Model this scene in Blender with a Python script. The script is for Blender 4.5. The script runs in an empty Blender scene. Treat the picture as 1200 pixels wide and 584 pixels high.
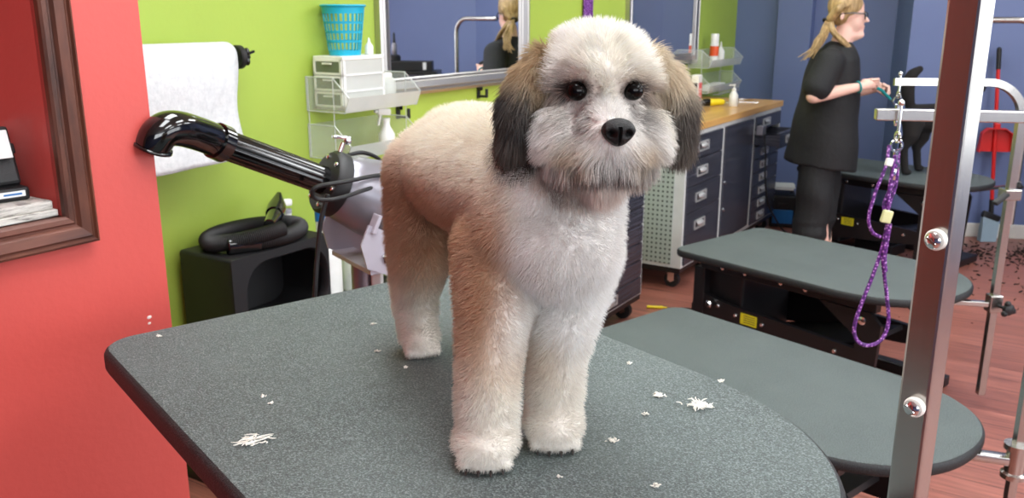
import bpy, bmesh, math, random
import numpy as np
from mathutils import Vector, Matrix, Euler
random.seed(7); rng = np.random.default_rng(7)
R = math.radians
SC = bpy.context.scene
COL = SC.collection

# ------------------------------------------------------------------ camera
F_PX = 1033.0; TILT = R(14.9); HC = 1.537
cam = bpy.data.cameras.new('camera'); camo = bpy.data.objects.new('camera', cam); COL.objects.link(camo)
camo.location = (0, 0, HC); camo.rotation_euler = (R(90) - TILT, 0, 0)
cam.sensor_width = 36.0; cam.lens = 36.0 * F_PX / 1200.0; cam.clip_start = 0.05; cam.clip_end = 60
cam.dof.use_dof = True; cam.dof.focus_distance = 0.98; cam.dof.aperture_fstop = 13.0
SC.camera = camo

# ------------------------------------------------------------------ view, world, light
SC.view_settings.view_transform = 'Standard'; SC.view_settings.look = 'None'
SC.view_settings.gamma = 1.0; SC.view_settings.use_curve_mapping = False
SC.view_settings.exposure = 0.0
CEIL_Z = 2.9
LAMP = 13.5        # ceiling panels
DAY = 11.0         # daylight through the shop window
REAR = 12.0       # daylight through the shopfront behind the camera
world = bpy.data.worlds.new('world'); SC.world = world; world.use_nodes = True
wb = world.node_tree.nodes['Background']; wb.inputs[0].default_value = (0.75, 0.85, 1.0, 1); wb.inputs[1].default_value = 1.0
try:
    SC.cycles.use_denoising = True
    SC.cycles.max_bounces = 10; SC.cycles.transparent_max_bounces = 16
except Exception: pass

def area_light(name, loc, target, sx, sy, power, col=(1, 1, 1)):
    l = bpy.data.lights.new(name, 'AREA'); l.shape = 'RECTANGLE'; l.size = sx; l.size_y = sy; l.energy = power; l.color = col
    o = bpy.data.objects.new(name, l); COL.objects.link(o); o.location = loc
    o.rotation_euler = (Vector(target) - Vector(loc)).to_track_quat('-Z', 'Y').to_euler()
    return o

# ------------------------------------------------------------------ frames of reference
TH = R(32.5)
G = Vector((math.sin(TH), math.cos(TH), 0)); N = Vector((-math.cos(TH), math.sin(TH), 0)); UP = Vector((0, 0, 1))
WROT = math.atan2(G.y, G.x)                   # rotation that turns local x along the green wall, local y into it
def W(a, n, z=0.0): return G * a + N * n + UP * z
def ray(x, y):
    cx = (x - 600) / F_PX; cy = -(y - 292) / F_PX
    return Vector((cx, math.cos(TILT) + cy * math.sin(TILT), -math.sin(TILT) + cy * math.cos(TILT)))
def onz(x, y, z):
    d = ray(x, y); return d * ((z - HC) / d.z) + Vector((0, 0, HC))
def aty(x, y, Y):
    d = ray(x, y); return d * (Y / d.y) + Vector((0, 0, HC))
def onn(x, y, c):
    d = ray(x, y); return d * (c / d.dot(N)) + Vector((0, 0, HC))
def wl(p): return (p.dot(G), p.dot(N), p.z)   # world -> wall frame

# ------------------------------------------------------------------ materials
def lin(c): return tuple((v / 12.92 if v <= 0.04045 else ((v + 0.055) / 1.055) ** 2.4) for v in c)
def rgb(r, g, b): return lin((r / 255, g / 255, b / 255))
class NT:
    def __init__(s, name):
        s.m = bpy.data.materials.new(name); s.m.use_nodes = True; s.t = s.m.node_tree; s.n = s.t.nodes; s.l = s.t.links
        s.b = s.n['Principled BSDF']; s.out = s.n['Material Output']
        s.tc = s.n.new('ShaderNodeTexCoord')
    def mapping(s, scale=(1, 1, 1), rot=(0, 0, 0), src='Object'):
        mp = s.n.new('ShaderNodeMapping'); mp.inputs['Scale'].default_value = scale; mp.inputs['Rotation'].default_value = rot
        s.l.new(s.tc.outputs[src], mp.inputs[0]); return mp.outputs[0]
    def noise(s, vec, scale, detail=3, rough=.55):
        t = s.n.new('ShaderNodeTexNoise'); t.inputs['Scale'].default_value = scale; t.inputs['Detail'].default_value = detail
        t.inputs['Roughness'].default_value = rough; s.l.new(vec, t.inputs['Vector']); return t.outputs['Fac']
    def ramp(s, fac, stops, interp='LINEAR'):
        r = s.n.new('ShaderNodeValToRGB'); r.color_ramp.interpolation = interp
        e = r.color_ramp.elements
        while len(e) < len(stops): e.new(0.5)
        for el, (p, c) in zip(e, stops): el.position = p; el.color = (*c, 1) if len(c) == 3 else c
        s.l.new(fac, r.inputs[0]); return r.outputs[0]
    def mix(s, fac, a, b, mode='MIX'):
        m = s.n.new('ShaderNodeMix'); m.data_type = 'RGBA'; m.blend_type = mode
        if hasattr(fac, 'links'): s.l.new(fac, m.inputs[0])
        else: m.inputs[0].default_value = fac
        for v, i in ((a, 6), (b, 7)):
            if hasattr(v, 'links'): s.l.new(v, m.inputs[i])
            else: m.inputs[i].default_value = (*v, 1)
        return m.outputs[2]
    def bump(s, h, strength, dist=.002):
        b = s.n.new('ShaderNodeBump'); b.inputs['Strength'].default_value = strength; b.inputs['Distance'].default_value = dist
        s.l.new(h, b.inputs['Height']); s.l.new(b.outputs[0], s.b.inputs['Normal'])
    def set(s, **k):
        for a, v in k.items():
            i = s.b.inputs[a.replace('_', ' ')]
            if hasattr(v, 'links'): s.l.new(v, i)
            else: i.default_value = (*v, 1) if isinstance(v, tuple) and len(v) == 3 else v
        return s
def simple(name, col, rough=.5, metal=0., var=.06, nscale=9, bump=0., bscale=200, **kw):
    t = NT(name); v = t.mapping()
    f = t.noise(v, nscale, 4)
    a = tuple(max(0, c * (1 - var)) for c in col); b = tuple(min(1, c * (1 + var)) for c in col)
    t.set(Base_Color=t.ramp(f, [(.3, a), (.7, b)]), Roughness=rough, Metallic=metal)
    if bump: t.bump(t.noise(v, bscale, 3), bump)
    for k, x in kw.items(): t.set(**{k: x})
    return t.m
def plaster(name, col, rough=.5):
    t = NT(name); v = t.mapping()
    f = t.noise(v, 1.3, 5); c0 = tuple(c * .93 for c in col); c1 = tuple(min(1, c * 1.05) for c in col)
    t.set(Base_Color=t.ramp(f, [(.3, c0), (.7, c1)]), Roughness=rough)
    t.bump(t.noise(v, 55, 4, .6), .22, .003); return t.m
def steel(name, col=(.62, .60, .57), rough=.22, brush=(1, 1, 60)):
    t = NT(name); v = t.mapping((260, 260, 6)); f = t.noise(v, 1.0, 3)
    t.set(Base_Color=t.ramp(f, [(.25, tuple(c * .96 for c in col)), (.75, col)]), Metallic=1.0, Roughness=t.ramp(f, [(.2, (rough * .96,) * 3), (.8, (rough * 1.05,) * 3)])); return t.m
def wood(name, c0, c1, scale=(3, 40, 40), rough=.4, coat=0.):
    t = NT(name); v = t.mapping(scale)
    n1 = t.noise(v, 1.0, 6, .6)
    t.set(Base_Color=t.ramp(n1, [(.28, c0), (.5, tuple((a + b) / 2 for a, b in zip(c0, c1))), (.72, c1)]), Roughness=rough, Coat_Weight=coat)
    t.bump(n1, .15, .002); return t.m
def clear(name, col=(.9, .93, .92), alpha=.3, rough=.12):
    t = NT(name); v = t.mapping(); f = t.noise(v, 14, 3)
    t.set(Base_Color=t.ramp(f, [(.3, tuple(c * .93 for c in col)), (.7, col)]), Roughness=rough, Alpha=alpha, Specular_IOR_Level=.6); return t.m

M = {}
M['green'] = plaster('green wall paint', rgb(160, 184, 74))
M['blue'] = plaster('blue wall paint', rgb(101, 115, 157))
M['red'] = plaster('coral red wall paint', rgb(208, 84, 77), .45)
M['white_paint'] = simple('white paint', rgb(226, 224, 216), .45)
M['ceiling'] = simple('ceiling tile white', rgb(225, 225, 222), .8)
M['darkwood'] = wood('dark stained wood', rgb(50, 24, 17), rgb(122, 68, 48), (30, 30, 4), .5)
M['darkwood_h'] = wood('dark stained wood across', rgb(52, 26, 22), rgb(126, 76, 60), (4, 30, 30), .5)
M['slab'] = None
M['butcher'] = wood('butcher block worktop', rgb(190, 138, 70), rgb(226, 178, 104), (2, 26, 26), .32, .25)
M['steel'] = steel('brushed stainless steel', (.53, .51, .48), .26)
M['chrome'] = simple('chrome', (.8, .8, .8), .12, 1.0, .03)
M['satin'] = simple('satin nickel', (.72, .72, .71), .38, .65, .04)
M['mirror_frame'] = steel('silver leaf frame', (.50, .48, .46), .36)
M['drawer'] = None
M['cab_white'] = simple('pale grey cabinet frame', rgb(205, 206, 204), .4)
M['black'] = simple('matte black plastic', rgb(22, 22, 24), .5, bump=.2, bscale=300)
M['gloss_black'] = simple('gloss black plastic', rgb(9, 9, 10), .1, Coat_Weight=.6)
M['black_metal'] = simple('black powder coated metal', rgb(22, 20, 22), .38)
M['rubber'] = simple('black rubber', rgb(24, 24, 25), .55)
M['dryer'] = simple('silver painted shell', rgb(142, 140, 148), .3, .5)
M['bracket'] = simple('pale grey painted bracket', rgb(178, 175, 186), .4)
M['white_plastic'] = simple('white plastic', rgb(232, 232, 228), .35)
M['nylon'] = simple('white nylon', rgb(238, 236, 228), .35)
M['towel'] = None
M['teal'] = simple('turquoise plastic', rgb(22, 168, 200), .4)
M['teal_band'] = simple('teal rubber band', rgb(24, 150, 150), .5)
M['acrylic'] = clear('clear acrylic', (.72, .76, .72), .17)
M['acrylic_edge'] = clear('acrylic edge', (.74, .78, .76), .55)
M['smoky'] = clear('smoky drawer window', rgb(120, 130, 112), .72, .25)
M['frosted'] = clear('frosted drawer plastic', rgb(226, 228, 222), .62, .35)
M['yellow'] = simple('yellow label', rgb(214, 200, 30), .5)
M['yellow_plastic'] = simple('yellow plastic', rgb(232, 208, 20), .4)
M['red_plastic'] = simple('red plastic', rgb(206, 28, 26), .4)
M['orange_plastic'] = simple('orange red label', rgb(222, 84, 34), .4)
M['blue_plastic'] = simple('blue plastic', rgb(30, 110, 180), .4)
M['pinkred'] = simple('pinkish red label', rgb(226, 92, 92), .45)
M['label_dark'] = simple('dark print', rgb(40, 40, 52), .5)
M['paper'] = simple('white paper', rgb(232, 232, 230), .7)
M['print_grey'] = simple('grey print', rgb(150, 150, 158), .7)
M['skin'] = simple('fair skin', rgb(236, 190, 172), .5, Subsurface_Weight=.1)
M['scrub'] = None
M['blond'] = None
M['shoe'] = simple('grey shoe', rgb(88, 92, 96), .6)
M['screen'] = simple('blue terminal screen', rgb(40, 44, 120), .2)
M['eye'] = simple('dark brown eye', rgb(9, 6, 5), .2, Specular_IOR_Level=.16, Coat_Weight=.06)
M['nose'] = simple('black nose leather', rgb(10, 10, 11), .36, bump=.5, bscale=900, Specular_IOR_Level=.35)
M['bristle'] = simple('pale blue bristles', rgb(150, 172, 186), .7)
M['debris'] = simple('dark hair clippings', rgb(26, 21, 20), .9)
M['tuft'] = simple('white fur tuft', rgb(236, 232, 222), .9)
M['claw'] = simple('dark claw', rgb(40, 34, 32), .4)
M['pad'] = simple('dark paw pad', rgb(60, 52, 50), .6)
M['chip'] = simple('bare plaster', rgb(240, 226, 220), .7)

def m_floor():
    t = NT('reddish wood plank floor'); v = t.mapping((1, 1, 1), (0, 0, R(32.5)))
    br = t.n.new('ShaderNodeTexBrick'); br.inputs['Scale'].default_value = 1.0
    br.inputs['Brick Width'].default_value = 1.2; br.inputs['Row Height'].default_value = .13; br.inputs['Mortar Size'].default_value = .0016
    br.inputs['Color1'].default_value = (*rgb(174, 112, 98), 1); br.inputs['Color2'].default_value = (*rgb(148, 92, 80), 1)
    br.inputs['Mortar'].default_value = (*rgb(46, 26, 24), 1); br.offset = .37
    t.l.new(v, br.inputs['Vector'])
    mp = t.n.new('ShaderNodeMapping'); mp.inputs['Scale'].default_value = (3, 46, 10); t.l.new(v, mp.inputs[0])
    g1 = t.noise(mp.outputs[0], 1.0, 6, .65)
    c = t.mix(.8, br.outputs['Color'], t.ramp(g1, [(.3, (.16, .15, .15)), (.7, (.62, .60, .58))]), 'OVERLAY')
    t.set(Base_Color=c, Roughness=t.ramp(g1, [(.2, (.26,) * 3), (.8, (.42,) * 3)])); t.bump(g1, .08, .002); return t.m
M['floor'] = m_floor()
def m_table():
    t = NT('grey green textured rubber mat'); v = t.mapping()
    sp = t.noise(v, 420, 2, .7); big = t.noise(v, 5, 4)
    c = t.ramp(sp, [(.36, rgb(56, 63, 63)), (.52, rgb(82, 91, 90)), (.68, rgb(128, 138, 137))])
    c = t.mix(t.ramp(big, [(.35, (0, 0, 0)), (.75, (.35, .35, .35))]), c, rgb(106, 116, 114))
    t.set(Base_Color=c, Roughness=.62, Specular_IOR_Level=.4); t.bump(sp, .9, .0018); return t.m
M['mat'] = m_table()
def m_edge():
    t = NT('dark ribbed table edging'); v = t.mapping(); sp = t.noise(v, 380, 2, .7)
    t.set(Base_Color=t.ramp(sp, [(.4, rgb(17, 17, 18)), (.66, rgb(44, 46, 48))]), Roughness=.6); t.bump(sp, .8, .0015); return t.m
M['edge'] = m_edge()
def m_drawer():
    t = NT('dark brushed drawer front'); v = t.mapping((2, 2, 90)); f = t.noise(v, 1.0, 5, .6)
    t.set(Base_Color=t.ramp(f, [(.3, rgb(42, 44, 54)), (.7, rgb(88, 89, 100))]), Roughness=.27, Metallic=.3); return t.m
M['drawer'] = m_drawer()
def m_peg():
    t = NT('pegboard'); v = t.mapping()
    # a lattice of round holes in the panel plane (y, z)
    mp = t.n.new('ShaderNodeMapping'); mp.inputs['Scale'].default_value = (0.0, 36, 36); t.l.new(v, mp.inputs[0])
    fr = t.n.new('ShaderNodeVectorMath'); fr.operation = 'FRACTION'; t.l.new(mp.outputs[0], fr.inputs[0])
    su = t.n.new('ShaderNodeVectorMath'); su.operation = 'SUBTRACT'; su.inputs[1].default_value = (0, .5, .5); t.l.new(fr.outputs[0], su.inputs[0])
    le = t.n.new('ShaderNodeVectorMath'); le.operation = 'LENGTH'; t.l.new(su.outputs[0], le.inputs[0])
    t.set(Base_Color=t.ramp(le.outputs['Value'], [(.2, rgb(58, 62, 60)), (.26, rgb(168, 178, 170))]), Roughness=.45); return t.m
M['peg'] = m_peg()
def m_towel():
    t = NT('white wiper towel'); v = t.mapping(); f = t.noise(v, 60, 3, .6)
    t.set(Base_Color=t.ramp(f, [(.3, rgb(198, 202, 204)), (.7, rgb(216, 219, 220))]), Roughness=.85); t.bump(t.noise(v, 38, 4, .7), .5, .006); return t.m
M['towel'] = m_towel()
def m_slab():
    t = NT('weathered whitewashed slab'); v = t.mapping((6, 6, 60)); f = t.noise(v, 2.0, 6, .75)
    t.set(Base_Color=t.ramp(f, [(.36, rgb(88, 84, 80)), (.46, rgb(196, 192, 184)), (.7, rgb(232, 230, 224))]), Roughness=.6); t.bump(f, .5, .004); return t.m
M['slab'] = m_slab()
def m_scrub(name, c0, c1):
    t = NT(name); v = t.mapping(); f = t.noise(v, 13, 4, .6)
    t.set(Base_Color=t.ramp(t.noise(v, 130, 2), [(.3, c0), (.7, c1)]), Roughness=.75); t.bump(f, .5, .012); return t.m
M['scrub'] = m_scrub('black scrub cloth', rgb(11, 11, 13), rgb(22, 22, 24))
M['trouser'] = m_scrub('washed black trouser cloth', rgb(11, 12, 14), rgb(28, 29, 31))
def m_blond():
    t = NT('dark blond hair'); v = t.mapping((60, 60, 9)); f = t.noise(v, 1.0, 4, .6)
    t.set(Base_Color=t.ramp(f, [(.3, rgb(112, 86, 50)), (.7, rgb(196, 164, 112))]), Roughness=.45); t.bump(f, .6, .004); return t.m
M['blond'] = m_blond()
def m_leash():
    t = NT('purple patterned leash'); v = t.mapping(); vo = t.n.new('ShaderNodeTexVoronoi'); vo.inputs['Scale'].default_value = 150; t.l.new(v, vo.inputs['Vector'])
    t.set(Base_Color=t.ramp(vo.outputs['Distance'], [(.25, rgb(196, 150, 210)), (.38, rgb(112, 36, 140)), (.8, rgb(52, 14, 78))]), Roughness=.5); return t.m
M['leash'] = m_leash()
M['leash_pale'] = simple('worn pale leash core', rgb(200, 180, 204), .5)
def m_mirror():
    t = NT('mirror glass'); f = t.noise(t.mapping(), 3, 2)
    t.set(Base_Color=t.ramp(f, [(.3, (.86, .88, .9)), (.7, (.88, .9, .92))]), Metallic=1.0, Roughness=.015); return t.m
M['mirror'] = m_mirror()
def m_emit(name, col, s):
    t = NT(name); t.set(Base_Color=col, Emission_Color=col, Emission_Strength=s); return t.m
M['lamp'] = m_emit('lit diffuser', (.94, .98, 1.0), LAMP)

# ------------------------------------------------------------------ mesh builder
class MB:
    def __init__(s): s.v = []; s.f = []; s.sm = []
    def add(s, verts, faces, smooth=True, mtx=None):
        o = len(s.v)
        s.v += [tuple(mtx @ Vector(p)) if mtx is not None else tuple(p) for p in verts]
        s.f += [tuple(i + o for i in f) for f in faces]; s.sm += [smooth] * len(faces); return s
    def bm(s, bm, mtx=None, smooth=False):
        bm.verts.index_update()
        s.add([v.co[:] for v in bm.verts], [[v.index for v in f.verts] for f in bm.faces], smooth, mtx); bm.free(); return s
    def box(s, c, size, bev=0., rot=(0, 0, 0), seg=2):
        bm = bmesh.new(); bmesh.ops.create_cube(bm, size=1.0)
        for v in bm.verts: v.co = Vector((v.co.x * size[0], v.co.y * size[1], v.co.z * size[2]))
        if bev: bmesh.ops.bevel(bm, geom=list(bm.edges), offset=min(bev, min(size) * .49), segments=seg, affect='EDGES', profile=.5, clamp_overlap=True)
        return s.bm(bm, Matrix.Translation(c) @ Euler(rot).to_matrix().to_4x4())
    def bx(s, x0, x1, y0, y1, z0, z1, bev=0.):
        return s.box(((x0 + x1) / 2, (y0 + y1) / 2, (z0 + z1) / 2), (abs(x1 - x0), abs(y1 - y0), abs(z1 - z0)), bev)
    def bar(s, p0, p1, w, h, bev=0., upv=(0, 0, 1)):
        p0 = Vector(p0); p1 = Vector(p1); d = (p1 - p0); L = d.length; d.normalize(); u = Vector(upv); sd = d.cross(u)
        if sd.length < 1e-5: sd = d.cross(Vector((1, 0, 0)))
        sd.normalize(); u = sd.cross(d)
        m = Matrix((d, sd, u)).transposed().to_4x4(); m.translation = (p0 + p1) / 2
        bm = bmesh.new(); bmesh.ops.create_cube(bm, size=1.0)
        for v in bm.verts: v.co = Vector((v.co.x * L, v.co.y * w, v.co.z * h))
        if bev: bmesh.ops.bevel(bm, geom=list(bm.edges), offset=bev, segments=2, affect='EDGES', profile=.5)
        return s.bm(bm, m)
    def tube(s, pts, r, seg=12, cap=True, sq=None):
        pts = [Vector(p) for p in pts]; n = len(pts)
        rs = list(r) if hasattr(r, '__len__') else [r] * n
        tans = []
        for i in range(n):
            a = pts[max(0, i - 1)]; b = pts[min(n - 1, i + 1)]; tans.append((b - a).normalized())
        u = Vector((0, 0, 1)) if abs(tans[0].z) < .9 else Vector((1, 0, 0))
        u = (u - tans[0] * u.dot(tans[0])).normalized(); vs = []; fs = []
        for i in range(n):
            t = tans[i]; u = (u - t * u.dot(t)); u.normalize(); w = t.cross(u)
            for k in range(seg):
                a = 2 * math.pi * (k + (.5 if sq else 0)) / seg
                vs.append(pts[i] + u * math.cos(a) * rs[i] + w * math.sin(a) * rs[i])
        for i in range(n - 1):
            for k in range(seg):
                k2 = (k + 1) % seg; fs.append((i * seg + k, i * seg + k2, (i + 1) * seg + k2, (i + 1) * seg + k))
        if cap: fs.append(tuple(range(seg))[::-1]); fs.append(tuple((n - 1) * seg + k for k in range(seg)))
        return s.add(vs, fs, not sq)
    def cyl(s, p0, p1, r0, r1=None, seg=20): return s.tube([p0, p1], [r0, r0 if r1 is None else r1], seg)
    def lathe(s, prof, origin=(0, 0, 0), axis=(0, 0, 1), seg=28, cap=True):
        ax = Vector(axis).normalized(); u = ax.orthogonal().normalized(); w = ax.cross(u); o = Vector(origin); vs = []; fs = []
        for r, z in prof:
            for k in range(seg):
                a = 2 * math.pi * k / seg; vs.append(o + ax * z + u * (r * math.cos(a)) + w * (r * math.sin(a)))
        for i in range(len(prof) - 1):
            for k in range(seg):
                k2 = (k + 1) % seg; fs.append((i * seg + k, i * seg + k2, (i + 1) * seg + k2, (i + 1) * seg + k))
        if cap:
            fs.append(tuple(range(seg))[::-1]); fs.append(tuple((len(prof) - 1) * seg + k for k in range(seg)))
        return s.add(vs, fs, True)
    def ell(s, c, r, rot=None, seg=20, rings=12):
        vs = []; fs = []; c = Vector(c); r = (r, r, r) if not hasattr(r, '__len__') else r
        mt = rot if rot is not None else Matrix.Identity(3)
        for i in range(rings + 1):
            ph = math.pi * i / rings
            for k in range(seg):
                a = 2 * math.pi * k / seg
                vs.append(c + mt @ Vector((r[0] * math.sin(ph) * math.cos(a), r[1] * math.sin(ph) * math.sin(a), r[2] * math.cos(ph))))
        for i in range(rings):
            for k in range(seg):
                k2 = (k + 1) % seg; fs.append((i * seg + k, (i + 1) * seg + k, (i + 1) * seg + k2, i * seg + k2))
        return s.add(vs, fs, True)
    def cap(s, p0, p1, r0, r1, seg=16):       # tapered capsule
        p0 = Vector(p0); p1 = Vector(p1); d = (p1 - p0).normalized(); pts = []; rs = []
        for i in range(5):
            a = math.pi / 2 * i / 4.5; pts.append(p0 - d * r0 * math.cos(a)); rs.append(max(1e-4, r0 * math.sin(a)))
        pts.append(p0); rs.append(r0); pts.append(p1); rs.append(r1)
        for i in range(5):
            a = math.pi / 2 * (4 - i) / 4.5; pts.append(p1 + d * r1 * math.cos(a)); rs.append(max(1e-4, r1 * math.sin(a)))
        return s.tube(pts, rs, seg)
    def prism(s, outline, z0, z1, smooth=False):
        n = len(outline); vs = [(x, y, z0) for x, y in outline] + [(x, y, z1) for x, y in outline]
        fs = [tuple(range(n))[::-1], tuple(range(n, 2 * n))] + [(i, (i + 1) % n, n + (i + 1) % n, n + i) for i in range(n)]
        return s.add(vs, fs, smooth)
    def torus(s, c, axis, R0, r, seg=28, k=8, arc=2 * math.pi, a0=0):
        ax = Vector(axis).normalized(); u = ax.orthogonal().normalized(); w = ax.cross(u); c = Vector(c)
        m = int(seg); pts = [c + u * (R0 * math.cos(a0 + arc * i / m)) + w * (R0 * math.sin(a0 + arc * i / m)) for i in range(m + 1)]
        return s.tube(pts, r, k, arc < 6.2)
    def mesh(s, name):
        me = bpy.data.meshes.new(name); me.from_pydata(s.v, [], s.f)
        me.polygons.foreach_set('use_smooth', s.sm); me.validate(); me.update()
        bm = bmesh.new(); bm.from_mesh(me); bmesh.ops.recalc_face_normals(bm, faces=bm.faces[:]); bm.to_mesh(me); bm.free()
        return me
    def build(s, name, mat, parent=None, loc=None, rotz=0.):
        me = s.mesh(name)
        if any(s.sm):
            try: me.set_sharp_from_angle(angle=R(42))
            except Exception: pass
        me.materials.append(mat); o = bpy.data.objects.new(name, me); COL.objects.link(o)
        if parent is not None: o.parent = parent
        if loc is not None: o.location = loc
        if rotz: o.rotation_euler = (0, 0, rotz)
        return o

def tag(o, label=None, cat=None, group=None, kind=None):
    if label: o['label'] = label
    if cat: o['category'] = cat
    if group: o['group'] = group
    if kind: o['kind'] = kind
    return o
def thing(name, label, cat, loc, rotz=0., group=None):
    o = bpy.data.objects.new(name, None); COL.objects.link(o); o.location = loc; o.rotation_euler = (0, 0, rotz); o.empty_display_size = .05
    return tag(o, label, cat, group)
def struct(name, mb, mat, parent=None, loc=None, rotz=0.):
    o = mb.build(name, mat, parent, loc, rotz)
    if parent is None: o['kind'] = 'structure'
    return o
def copy_tree(o, parent=None):
    c = o.copy(); COL.objects.link(c); c.parent = parent
    for ch in list(o.children): copy_tree(ch, c)
    return c
def remesh(mb, name, voxel, smooth=6, fac=.5):
    """melt overlapping shapes into one continuous surface"""
    me = mb.mesh(name + ' raw'); o = bpy.data.objects.new(name + ' raw', me); COL.objects.link(o)
    r = o.modifiers.new('r', 'REMESH'); r.mode = 'VOXEL'; r.voxel_size = voxel; r.use_smooth_shade = True
    s = o.modifiers.new('s', 'SMOOTH'); s.iterations = smooth; s.factor = fac
    dg = bpy.context.evaluated_depsgraph_get(); dg.update()
    out = bpy.data.meshes.new_from_object(o.evaluated_get(dg)); out.name = name
    bpy.data.objects.remove(o); bpy.data.meshes.remove(me)
    out.polygons.foreach_set('use_smooth', [True] * len(out.polygons)); out.materials.clear()
    return out
def link_mesh(name, me, mat, parent=None):
    me.materials.append(mat); o = bpy.data.objects.new(name, me); COL.objects.link(o)
    if parent is not None: o.parent = parent
    return o

# ================================================================== THE ROOM
ROOM = dict(x0=-3.2, x1=5.4, y0=-2.6)
struct('floor', MB().bx(-3.6, 6.6, -3.0, 9.2, -.06, 0), M['floor'])
struct('ceiling', MB().bx(-3.6, 6.6, -3.0, 9.2, CEIL_Z, CEIL_Z + .06), M['ceiling'])
GN = 2.43; BA = 7.2                                   # green wall plane, back wall distance along it
struct('wall_green', MB().bx(-1.2, BA, 0, .12, 0, CEIL_Z), M['green'], None, W(0, GN), WROT)
struct('wall_back', MB().bx(0, .12, -4.6, .2, 0, CEIL_Z), M['blue'], None, W(BA, GN), WROT)
# narrow pilaster in the far corner
struct('pillar', MB().bx(-.10, 0, -.62, -.36, 0, CEIL_Z, .004), M['blue'], None, W(BA, GN), WROT)
# boxed-out part of the blue wall with its white baseboard
b0 = Vector((2.74, 6.24, 0)); b1 = Vector((6.4, 5.5, 0)); bd = (b1 - b0); brot = math.atan2(bd.y, bd.x)
struct('wall_far', MB().bx(0, bd.length, 0, .9, 0, CEIL_Z), M['blue'], None, b0, brot)
struct('baseboard_far', MB().bx(0, bd.length, -.016, -.0005, 0, .1, .004), M['white_paint'], None, b0, brot)
struct('wall_right', MB().bx(5.4, 5.52, 3.4, 7.5, 0, CEIL_Z), M['blue'])
# shop window in the right wall, lets the daylight in
struct('wall_window', MB().bx(5.4, 5.52, -2.6, 3.4, 0, .7).bx(5.4, 5.52, -2.6, 3.4, 2.5, CEIL_Z).bx(5.4, 5.52, -2.6, -2.0, .7, 2.5).bx(5.4, 5.52, 3.1, 3.4, .7, 2.5), M['blue'])
fr = MB()
for y in (-2.0, -.3, 1.4, 3.1): fr.bx(5.42, 5.5, y - .03, y + .03, .7, 2.5)
for z in (.72, 2.48): fr.bx(5.42, 5.5, -2.0, 3.1, z - .02, z + .02)
struct('window_1', fr, M['white_paint'])
struct('wall_rear', MB().bx(-3.3, 0, -2.7, -2.6, 0, CEIL_Z).bx(4.2, 5.5, -2.7, -2.6, 0, CEIL_Z).bx(0, 4.2, -2.7, -2.6, 0, 1.4).bx(0, 4.2, -2.7, -2.6, 2.75, CEIL_Z), M['blue'])
fr = MB()
for x in (.03, 1.4, 2.8, 4.17): fr.bx(x - .03, x + .03, -2.68, -2.62, 1.4, 2.75)
for z in (1.42, 2.73): fr.bx(0, 4.2, -2.68, -2.62, z - .02, z + .02)
struct('window_2', fr, M['white_paint'])
struct('wall_side', MB().bx(-3.3, -3.2, -2.7, 3.5, 0, CEIL_Z), M['red'])
area_light('shopfront_daylight', (2.1, -2.95, 2.15), (1.6, 0, 1.2), 4.0, 1.3, REAR * 10, (.95, .98, 1.0))
area_light('daylight', (5.75, .6, 1.6), (2.0, 1.6, 1.0), 4.6, 1.7, DAY * 10, (.96, .98, 1.0))

# ceiling panels
k = 0
for (x, y) in ((.1, .95), (1.7, .4), (3.6, .4), (-.2, 2.3), (1.6, 2.6), (3.6, 2.6), (1.4, 4.8), (3.4, 4.4)):
    t = thing('ceiling_light', 'flat white ceiling light panel in a slim frame', 'ceiling light', (x, y, CEIL_Z), 0, 'ceiling light panels')
    MB().bx(-.32, .32, -.62, -.6, -.03, 0).bx(-.32, .32, .6, .62, -.03, 0).bx(-.32, -.3, -.6, .6, -.03, 0).bx(.3, .32, -.6, .6, -.03, 0).build('frame', M['white_paint'], t)
    MB().bx(-.3, .3, -.6, .6, -.02, -.012).build('diffuser', M['lamp'], t)

# ---- coral red wall with framed opening (local x along, local y into the wall)
RN = 1.5; RE = 1.061; RT = .20
ox1, oz0 = .862, 1.19                                   # inner right and bottom edge of the opening
ox0, oz1 = .25, 2.05
wr = MB().bx(-3.2, ox0, 0, RT, 0, CEIL_Z).bx(ox1, RE, 0, RT, 0, CEIL_Z).bx(ox0, ox1, 0, RT, 0, oz0).bx(ox0, ox1, 0, RT, oz1, CEIL_Z)
wred = struct('wall_red', wr, M['red'], None, W(0, RN), WROT)
cp = MB()
for px, py, r in ((175, 372, .0036), (175, 379, .0026)):
    a, n_, z = wl(onn(px, py, RN)); cp.ell((a, -.0002, z), (r * 1.5, .0008, r), None, 12, 6)
ch = cp.build('paint_chip', M['chip'], wred); ch['label'] = 'two small white chips in the red paint'
# unseen dark wood door, added beside the camera so the front post reflects brown
dr_ = MB().bx(-1.75, -.35, -.03, -.0005, 0, 2.1, .004).bx(-1.66, -1.10, -.045, -.03, .15, .95, .01).bx(-1.66, -1.10, -.045, -.03, 1.1, 1.98, .01).bx(-1.0, -.44, -.045, -.03, .15, .95, .01).bx(-1.0, -.44, -.045, -.03, 1.1, 1.98, .01)
d1_ = struct('door_added_reflection', dr_, M['darkwood'], None, W(0, RN), WROT)
MB().cyl((-1.02, -.045, 1.02), (-1.02, -.09, 1.02), .01).cyl((-1.02, -.085, 1.02), (-1.13, -.085, 1.02), .009).build('door_handle', M['chrome'], d1_)
# closes the view behind the opening; top and side added to block lamp light
struct('wall_booth_light_block', MB().bx(-.6, RE - .03, .55, .62, 0, CEIL_Z).bx(-.6, RE - .03, RT, .55, oz1 + .02, oz1 + .08).bx(-.6, -.54, RT, .55, 0, oz1 + .02).bx(ox1 + .001, ox1 + .05, RT + .0005, .5495, 0, oz1 + .0195), M['red'], None, W(0, RN), WROT)
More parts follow.
